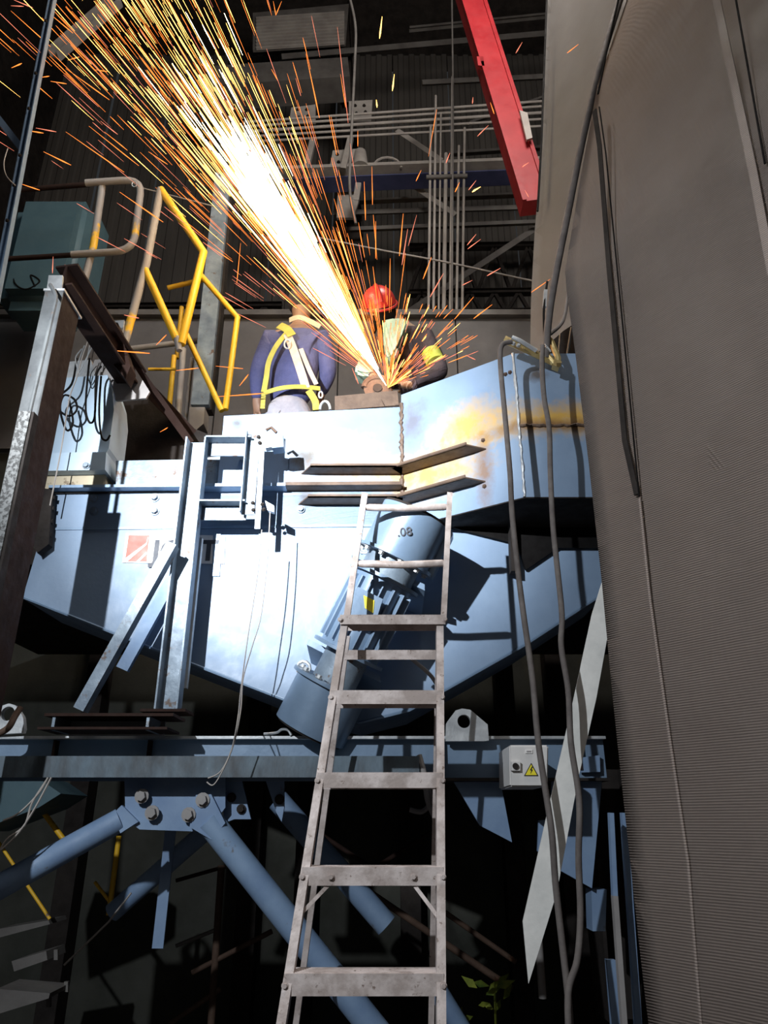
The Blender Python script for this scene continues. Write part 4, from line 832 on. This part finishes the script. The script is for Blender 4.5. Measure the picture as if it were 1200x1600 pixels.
# --- man seen from behind
Y1 = 4.35
def m1(x, y, dy=0): return P(x, y, Y1+dy)
pe = thing('person', 'man in navy jacket and yellow safety harness seen from behind', 'person', Vector((m1(455, 640).x, Y1, ZP)))
pel = m1(452, 650); hz = pel.z
nd = {'pelvis': (pel, (.16, .11)), 'waist': (m1(455, 612), (.15, .10)), 'chest': (m1(462, 560, .02), (.17, .11)), 'upper': (m1(465, 528, .04), (.17, .10)), 'neck': (m1(468, 506, .07), .05), 'head': (m1(472, 482, .1), (.085, .1)), 'crown': (m1(473, 462, .1), (.07, .085)),
      'lsh': (m1(425, 528, .02), .075), 'lel': (m1(402, 585, .05), .055), 'lwr': (m1(402, 628, .12), .035), 'rsh': (m1(502, 530, .02), .075), 'rel': (m1(514, 582, .0), .055), 'rwr': (m1(500, 618, .1), .035),
      'lhip': (pel+Vector((-.09, 0, -.08)), .09), 'lkn': (Vector((pel.x-.12, Y1, ZP+.5)), .065), 'lan': (Vector((pel.x-.13, Y1+.03, ZP+.09)), .045), 'lto': (Vector((pel.x-.14, Y1+.2, ZP+.04)), .04),
      'rhip': (pel+Vector((.09, 0, -.08)), .09), 'rkn': (Vector((pel.x+.13, Y1, ZP+.5)), .065), 'ran': (Vector((pel.x+.14, Y1+.03, ZP+.09)), .045), 'rto': (Vector((pel.x+.16, Y1+.2, ZP+.04)), .04)}
ed = [('pelvis', 'waist'), ('waist', 'chest'), ('chest', 'upper'), ('upper', 'neck'), ('neck', 'head'), ('head', 'crown'), ('upper', 'lsh'), ('lsh', 'lel'), ('lel', 'lwr'), ('upper', 'rsh'), ('rsh', 'rel'), ('rel', 'rwr'), ('pelvis', 'lhip'), ('lhip', 'lkn'), ('lkn', 'lan'), ('lan', 'lto'), ('pelvis', 'rhip'), ('rhip', 'rkn'), ('rkn', 'ran'), ('ran', 'rto')]
def sub(nd, ed, keep, grow):
    n2 = {}
    for k in keep:
        p, r = nd[k]; n2[k] = (p, tuple(v*grow for v in r) if isinstance(r, tuple) else r*grow)
    return n2, [e for e in ed if e[0] in n2 and e[1] in n2]
jn, je = sub(nd, ed, ['pelvis', 'waist', 'chest', 'upper', 'lsh', 'lel', 'lwr', 'rsh', 'rel', 'rwr'], 1.22)
jn['pelvis'] = (nd['pelvis'][0]+Vector((0, 0, .06)), (.17, .12))
tn, te = sub(nd, ed, ['pelvis', 'lhip', 'lkn', 'lan', 'rhip', 'rkn', 'ran'], 1.15); tn['pelvis'] = (nd['pelvis'][0]+Vector((0, 0, .07)), (.175, .13))
tn['waist'] = (m1(453, 618), (.165, .12)); te.append(('pelvis', 'waist'))
hand(nd, ed, nd['lwr'][0], Vector((0, .4, -1)), Vector((.3, .5, 0)), 'lwr'); hand(nd, ed, nd['rwr'][0], Vector((-.2, .7, -.6)), Vector((-.6, .2, -.3)), 'rwr')
nb = {k: ((p, tuple(v*.7 for v in r) if isinstance(r, tuple) else r*.7) if k in ('pelvis', 'waist', 'chest', 'upper', 'lsh', 'rsh', 'lhip', 'rhip', 'lel', 'rel', 'lkn', 'rkn') else (p, r)) for k, (p, r) in nd.items()}
obj('body', skinmesh(nb, ed, 'pelvis'), SKIN, pe); obj('jacket', skinmesh(jn, je, 'chest'), NAVY, pe); obj('trousers', skinmesh(tn, te, 'pelvis'), TROU, pe)
bm = bmesh.new(); bmesh.ops.create_uvsphere(bm, u_segments=24, v_segments=14, radius=1, matrix=Matrix.Translation(m1(472, 472, .1)) @ Matrix.Diagonal((.105, .125, .12, 1)))
bmesh.ops.delete(bm, geom=[v for v in bm.verts if v.co.z < m1(472, 480, .1).z-.07], context='VERTS'); obj('head_cloth', bm, DKJ, pe, smooth=True)
bm = strapmesh([m1(452, 500, -.06), m1(470, 496, -.09), m1(500, 510, -.08)], .04); obj('collar_cloth', bm, BEIGC, pe)
h = -.19
for nm_, pts, w_, m in [('harness_strap', [(448, 520, h+.03), (458, 545, h), (470, 580, h), (478, 606, h+.01)], .055, HARNB), ('harness_strap', [(448, 520, h+.03), (432, 540, h+.02), (420, 565, h+.04), (416, 590, h+.06), (412, 612, h+.04)], .035, HARN), ('harness_strap', [(470, 545, h+.02), (482, 575, h+.02), (494, 600, h+.03)], .03, HARNB),
                      ('waist_strap', [(412, 614, h+.03), (440, 606, h), (470, 604, h), (500, 607, h+.04)], .032, HARN), ('leg_strap', [(412, 614, h+.03), (410, 638, h+.05)], .03, HARN), ('leg_strap', [(482, 610, h+.0), (492, 626, h+.01), (494, 640, h+.02)], .045, HARN), ('shoulder_strap', [(436, 508, h+.08), (448, 514, h+.04), (456, 524, h+.01)], .06, HARN)]:
    obj(nm_, strapmesh([m1(*p) for p in pts], w_), m, pe)
obj('harness_ring', tube([m1(449+5*math.cos(a), 538+7*math.sin(a), h-.01) for a in [i*math.pi/5 for i in range(10)]], .006, n=6, closed=True), GALV, pe, smooth=True)
obj('snap_hook', tube([m1(501+3*math.cos(a), 617+5*math.sin(a), h+.03) for a in [i*math.pi/5 for i in range(10)]], .006, n=6, closed=True), GALV, pe, smooth=True)
# --- man grinding
Y2 = 4.5
def m2(x, y, dy=0): return P(x, y, Y2+dy)
pg = thing('person', 'man in dark jacket bending over the plate with the grinder', 'person', Vector((m2(660, 640).x, Y2+.3, ZP)))
pel = m2(672, 645, .25)
nd = {'pelvis': (pel, (.15, .11)), 'waist': (m2(664, 605, .2), (.14, .1)), 'chest': (m2(650, 560, .1), (.16, .11)), 'upper': (m2(634, 522, .03), (.16, .1)), 'neck': (m2(612, 500, -.04), .055), 'head': (m2(594, 482, -.08), (.08, .095)), 'chin': (m2(588, 494, -.14), .045), 'crown': (m2(590, 466, -.05), (.07, .08)),
      'lsh': (m2(662, 528, -.02), .075), 'lel': (m2(690, 582, -.1), .055), 'lwr': (m2(640, 603, -.28), .036), 'rsh': (m2(604, 524, .0), .07), 'rel': (m2(574, 566, -.12), .052), 'rwr': (m2(584, 592, -.28), .036),
      'lhip': (pel+Vector((-.09, 0, -.08)), .09), 'lkn': (Vector((pel.x-.13, Y2+.12, ZP+.48)), .065), 'lan': (Vector((pel.x-.13, Y2+.25, ZP+.09)), .045), 'lto': (Vector((pel.x-.14, Y2+.08, ZP+.04)), .04),
      'rhip': (pel+Vector((.09, 0, -.08)), .09), 'rkn': (Vector((pel.x+.13, Y2+.15, ZP+.48)), .065), 'ran': (Vector((pel.x+.14, Y2+.3, ZP+.09)), .045), 'rto': (Vector((pel.x+.14, Y2+.12, ZP+.04)), .04)}
ed2 = ed[:4]+[('neck', 'head'), ('head', 'crown'), ('head', 'chin')]+[e for e in ed if e[0] in ('upper', 'lsh', 'lel', 'rsh', 'rel', 'pelvis', 'lhip', 'lkn', 'lan', 'rhip', 'rkn', 'ran') and e[1] in ('lsh', 'lel', 'lwr', 'rsh', 'rel', 'rwr', 'lhip', 'lkn', 'lan', 'lto', 'rhip', 'rkn', 'ran', 'rto')]
jn, je = sub(nd, ed2, ['waist', 'chest', 'upper', 'lsh', 'lel', 'lwr', 'rsh', 'rel', 'rwr'], 1.22)
tn, te = sub(nd, ed2, ['pelvis', 'lhip', 'lkn', 'lan', 'rhip', 'rkn', 'ran'], 1.15)
tn['waist'] = (m2(666, 612, .2), (.15, .11)); te.append(('pelvis', 'waist'))
gb = dict(nd); hand(gb, ed2, nd['lwr'][0], Vector((-1, -.3, -.1)), Vector((0, .2, -1)), 'lwr'); hand(gb, ed2, nd['rwr'][0], Vector((.5, -.5, -.3)), Vector((.4, .2, -1)), 'rwr')
gb = {k: ((p, tuple(v*.7 for v in r) if isinstance(r, tuple) else r*.7) if k in ('pelvis', 'waist', 'chest', 'upper', 'lsh', 'rsh', 'lhip', 'rhip', 'lel', 'rel', 'lkn', 'rkn') else (p, r)) for k, (p, r) in gb.items()}
obj('body', skinmesh(gb, ed2, 'pelvis'), GLOVE, pg); obj('jacket', skinmesh(jn, je, 'chest'), DKJ, pg); obj('trousers', skinmesh(tn, te, 'pelvis'), DKJ, pg)
hc = m2(592, 474, -.08)
HM = Matrix.Translation(hc) @ Euler((math.radians(52), math.radians(-14), 0)).to_matrix().to_4x4()
def dome(rx, ry, rz, c0_, c1_=9):
    b = bmesh.new(); bmesh.ops.create_uvsphere(b, u_segments=28, v_segments=18, radius=1, matrix=Matrix.Diagonal((rx, ry, rz, 1)))
    bmesh.ops.delete(b, geom=[v for v in b.verts if v.co.z < c0_ or v.co.z > c1_], context='VERTS'); return b
bm = dome(.125, .15, .13, -.01); bmesh.ops.transform(bm, matrix=HM, verts=bm.verts); hm = obj('hard_hat', bm, HELM, pg, smooth=True)
bm = tube([HM @ Vector((.13*math.cos(a), (.155 if math.sin(a) > 0 else .185)*math.sin(a), -.01)) for a in [i*math.pi/12 for i in range(24)]], .009, n=6, closed=True); obj('brim', bm, HELM, hm, smooth=True)
bm = tube([HM @ Vector((0, -.15*math.cos(a), .134*math.sin(a))) for a in [i*math.pi/10 for i in range(1, 10)]], .012, n=6); obj('crown_ridge', bm, HELM, hm, smooth=True)
bm = bmesh.new()
vv = [[bm.verts.new(HM @ Vector((.125*math.sin(a), -.15*math.cos(a)-.02, -.02-.16*k))) for a in [-.9+i*.3 for i in range(7)]] for k in (0, .5, 1)]
for k in range(2):
    for i in range(6): bm.faces.new((vv[k][i], vv[k][i+1], vv[k+1][i+1], vv[k+1][i]))
bmesh.ops.solidify(bm, geom=bm.faces[:], thickness=.004); obj('face_shield', bm, DARK, pg, smooth=True)
# mint apron: shaped front panel over the chest
def blob(pts, dep, mat, name, par):
    bm = bmesh.new(); prism(bm, pts, (0, dep, 0)); bmesh.ops.bevel(bm, geom=bm.edges[:], offset=.02, segments=3, affect='EDGES'); return obj(name, bm, mat, par, smooth=True)
blob([m2(x, y, -.2) for x, y in [(598, 498), (618, 494), (636, 496), (638, 508), (624, 520), (622, 545), (614, 560), (606, 558), (600, 540)]], .18, MINT, 'mint_vest', pg)
blob([m2(x, y, -.3) for x, y in [(556, 566), (566, 556), (584, 568), (590, 584), (572, 586), (554, 582)]], .14, MINT, 'mint_sleeve', pg)
for a, b, r in (((673, 551, -.08), (681, 567, -.1), .068),):
    A, B = m2(*a), m2(*b); obj('reflective_band', cyl(bmesh.new(), A, B, r, n=24), LIME, pg, smooth=True)
obj('reflective_band', cyl(bmesh.new(), m2(624, 606, -.25), m2(650, 600, -.26), .048, n=16), DKJ, pg, smooth=True)
# grinder
gr_ = thing('angle_grinder', 'angle grinder with a brown guard throwing sparks off the plate', 'grinder', P(590, 606, 4.06))
A = P(590, 606, 4.05)
obj('guard', tube([A+Vector((.085*math.cos(a), .0, .075*math.sin(a))) for a in [i*math.pi/12 for i in range(13)]], .022, n=8), RUSTA, gr_, smooth=True)
cyl(bm := bmesh.new(), A+Vector((0, -.012, -.01)), A+Vector((0, -.008, -.01)), .088, n=32); obj('disc', bm, RUSTA, gr_, smooth=True)
cyl(bm := bmesh.new(), A+Vector((0, -.02, -.01)), A+Vector((0, .06, -.01)), .03, n=16); obj('gear_head', bm, DARK, gr_, smooth=True)
cyl(bm := bmesh.new(), A+Vector((0, .05, 0)), A+Vector((-.02, .3, .05)), .034, n=16); obj('motor_housing', bm, DARK, gr_, smooth=True)
cyl(bm := bmesh.new(), A+Vector((.02, .03, 0)), A+Vector((.13, .03, .04)), .016, n=12); obj('side_handle', bm, BLK, gr_, smooth=True)

# plant low right
t = thing('weed_plant', 'small green and yellow weed near the floor right of the ladder', 'plant', Vector((.42, 4.4, 0)))
rnd = random.Random(3)
q0 = P(770, 1590, 4.4)
obj('stem', tube([(q0.x, 4.4, 0), (q0.x+.02, 4.42, q0.z+.15)], .006, n=5), LEAF, t)
for i in range(16):
    q = Vector((q0.x+rnd.uniform(-.16, .1), 4.4+rnd.uniform(-.1, .1), q0.z+rnd.uniform(-.1, .18))); a = rnd.uniform(0, 6.28); l = rnd.uniform(.05, .11); d = Vector((math.cos(a), math.sin(a)*.5, rnd.uniform(-.3, .8))).normalized(); s = d.cross(Vector((0, 1, .3))).normalized()
    bm = bmesh.new(); prism(bm, [q, q+d*l*.4+s*l*.22, q+d*l, q+d*l*.4-s*l*.22], (0, .002, 0)); obj('leaf', bm, LEAF, t)
t_ = thing('green_cloth', None, None, (0, 0, 0)); bpy.data.objects.remove(t_)
pxpipe('yellow_post', [(842, 1470, 4.4), (848, 1560, 4.4)], 12, YELG, label='dim yellow-green post low behind the pale strip', cat='post')

# ================================================================== SPARKS
rs = random.Random(11)
def streak(bm, a, b, r, mi):
    d = (b-a).normalized(); u = d.orthogonal().normalized(); s = d.cross(u); rings = []
    for p, k in ((a, .25), (a.lerp(b, .75), 1.0), (b, .35)):
        rings.append([bm.verts.new(p+(u*math.cos(q)+s*math.sin(q))*r*k) for q in (0, 2.094, 4.189)])
    for i in range(2):
        for k in range(3):
            f = bm.faces.new((rings[i][k], rings[i][(k+1) % 3], rings[i+1][(k+1) % 3], rings[i+1][k])); f.material_index = mi
    for rg in (rings[0], rings[-1]):
        f = bm.faces.new(rg); f.material_index = mi
AX = (SA-SO); AL = AX.length; AX = AX/AL
E1 = AX.cross(Vector((0, 1, 0))).normalized(); E2 = AX.cross(E1).normalized()   # E1 across the picture, E2 in depth
if E1.x < 0: E1 = -E1
bm = bmesh.new()
def emit(sig, d0, d1, l0, l1, r, mi, n, bias=0, pw=1.0, minang=0):
    for _ in range(n):
        while True:
            a = rs.gauss(bias, sig); b = rs.gauss(0, sig*.9)
            if abs(a) >= minang: break
        d = (AX + E1*math.tan(math.radians(a)) + E2*math.tan(math.radians(b))).normalized()
        s = d0+(d1-d0)*rs.random()**pw; l = rs.uniform(l0, l1)
        A = SO+d*s; B = SO+d*(s+l)+Vector((0, 0, -.004*l)); streak(bm, A, B, r*rs.uniform(.6, 1.3), mi)
emit(1.7, .0, 1.35, .25, .7, .0065, 0, 300)
emit(2.9, .1, 1.9, .2, .6, .0045, 0, 260)
emit(3.8, .6, 2.7, .12, .5, .0032, 0, 80, pw=1.3)
emit(4.6, .2, 3.7, .12, .5, .0030, 1, 400, bias=-.5, pw=1.35)
emit(6.8, .15, 3.8, .12, .5, .0026, 1, 200, bias=-1.5, pw=1.3)
emit(7.6, .1, 3.9, .12, .5, .0028, 2, 430, bias=-2)
emit(12, .1, 3.2, .1, .4, .0024, 3, 170, bias=-6, pw=1.2)
emit(10, .1, 1.7, .1, .4, .0024, 2, 130, bias=12, pw=1.3)
for _ in range(250):          # short fan to the right of the disc
    a = math.radians(rs.uniform(-12, 62)); d = Vector((math.sin(a), rs.uniform(-.35, .3), math.cos(a))).normalized(); s = rs.random()**1.6*.62; l = rs.uniform(.04, .14)
    streak(bm, SO+d*s, SO+d*(s+l), rs.uniform(.0018, .0034), rs.choice((1, 2, 2, 3)))
obj('spark_jet', bm, SPK, label='dense white and orange jet of grinding sparks shooting up left', cat='sparks', kind='stuff', origin=SO)
LS = """17 17 79 73 77 21 114 52 0 60 22 80 18 106 34 99 106 94 124 89 149 109 168 112 99 117 154 167 103 107 171 156 79 127 104 131 64 121 77 119 43 204 68 208 56 200 88 206 103 206 194 269 139 197 217 259 163 206 199 235 157 189 184 210 68 237 111 258 204 182 240 214 240 208 322 314 187 300 255 347 232 237 262 257 32 287 62 297 83 401 82 427 101 414 118 415 22 0 51 12 17 9 37 10 94 52 141 98 322 298 339 314 324 382 364 409
597 26 593 60 616 116 613 142 588 156 589 168 527 42 544 192 478 84 499 184 514 180 526 242 532 116 540 168 559 204 559 229 424 108 434 126 462 122 470 150 816 66 806 83 763 196 746 213 766 160 772 178 739 152 738 162 703 239 697 255 658 266 650 283 751 292 738 300 744 282 732 297 718 285 711 300 826 254 816 261 820 297 826 308 751 374 731 389 744 366 730 383 782 419 761 431 738 438 722 446 860 436 830 457 674 402 661 436 693 427 672 464 740 464 710 499 769 476 740 498 708 483 693 498 630 334 624 400 651 336 638 384 637 358 628 414 587 346 587 404 581 260 582 320 569 284 571 344 922 51 927 67 904 69 886 83 935 226 946 236 826 708 833 734
728 555 743 562 700 567 730 555 244 539 260 523 374 603 388 585 337 572 380 576 167 547 234 552 178 569 204 568 157 534 168 535 194 492 217 497 130 474 139 488 275 579 310 575 376 380 370 443 337 620 420 614 250 675 262 668 520 246 528 275 427 2 431 24 440 2 431 24 550 575 560 600 716 592 704 600"""
v = list(map(float, LS.split()))
for i in range(0, len(v), 4):
    x0, y0, x1, y1 = v[i:i+4]; Yq = 3.3+.9*rs.random(); bm = bmesh.new()
    hot = (x0, y0) in ((616, 116), (588, 156), (597, 26), (751, 292), (935, 226))
    streak(bm, P(x0, y0, Yq), P(x1, y1, Yq+rs.uniform(-.05, .05)), .0065 if hot else rs.uniform(.003, .0048), 0)
    reg = ('over the tarpaulin at upper right' if x0 > 850 else 'in front of the feeder and channel post' if y0 > 655 else 'beside or before the red boom' if x0 > 735 and y0 < 270 else 'beside the grey wall right of the grinder' if x0 > 690 and y0 > 440 else
           'right of the vertical conduits' if x0 > 710 else 'before the vertical conduits and crane beam' if x0 > 640 else 'rising between the jet and the conduits' if x0 > 540 and y0 > 230 else 'high right of the jet near the ceiling pipes' if x0 > 400 and y0 < 300 else
           'in the top left corner near the slotted strut' if x0 < 110 and y0 < 150 else 'left of the jet above the guardrail' if y0 < 280 else 'around the yellow pipe frames' if y0 < 480 and x0 > 110 else 'near the far left column' if x0 < 110 else 'low between the left column and the navy jacket')
    obj('spark', bm, SPK[1] if hot else SPK[rs.choice((2, 2, 3))], label=('bright fat yellow spark ' if hot else 'single orange spark streak ')+reg, cat='spark', group=('bright sparks ' if hot else 'stray sparks ')+reg)
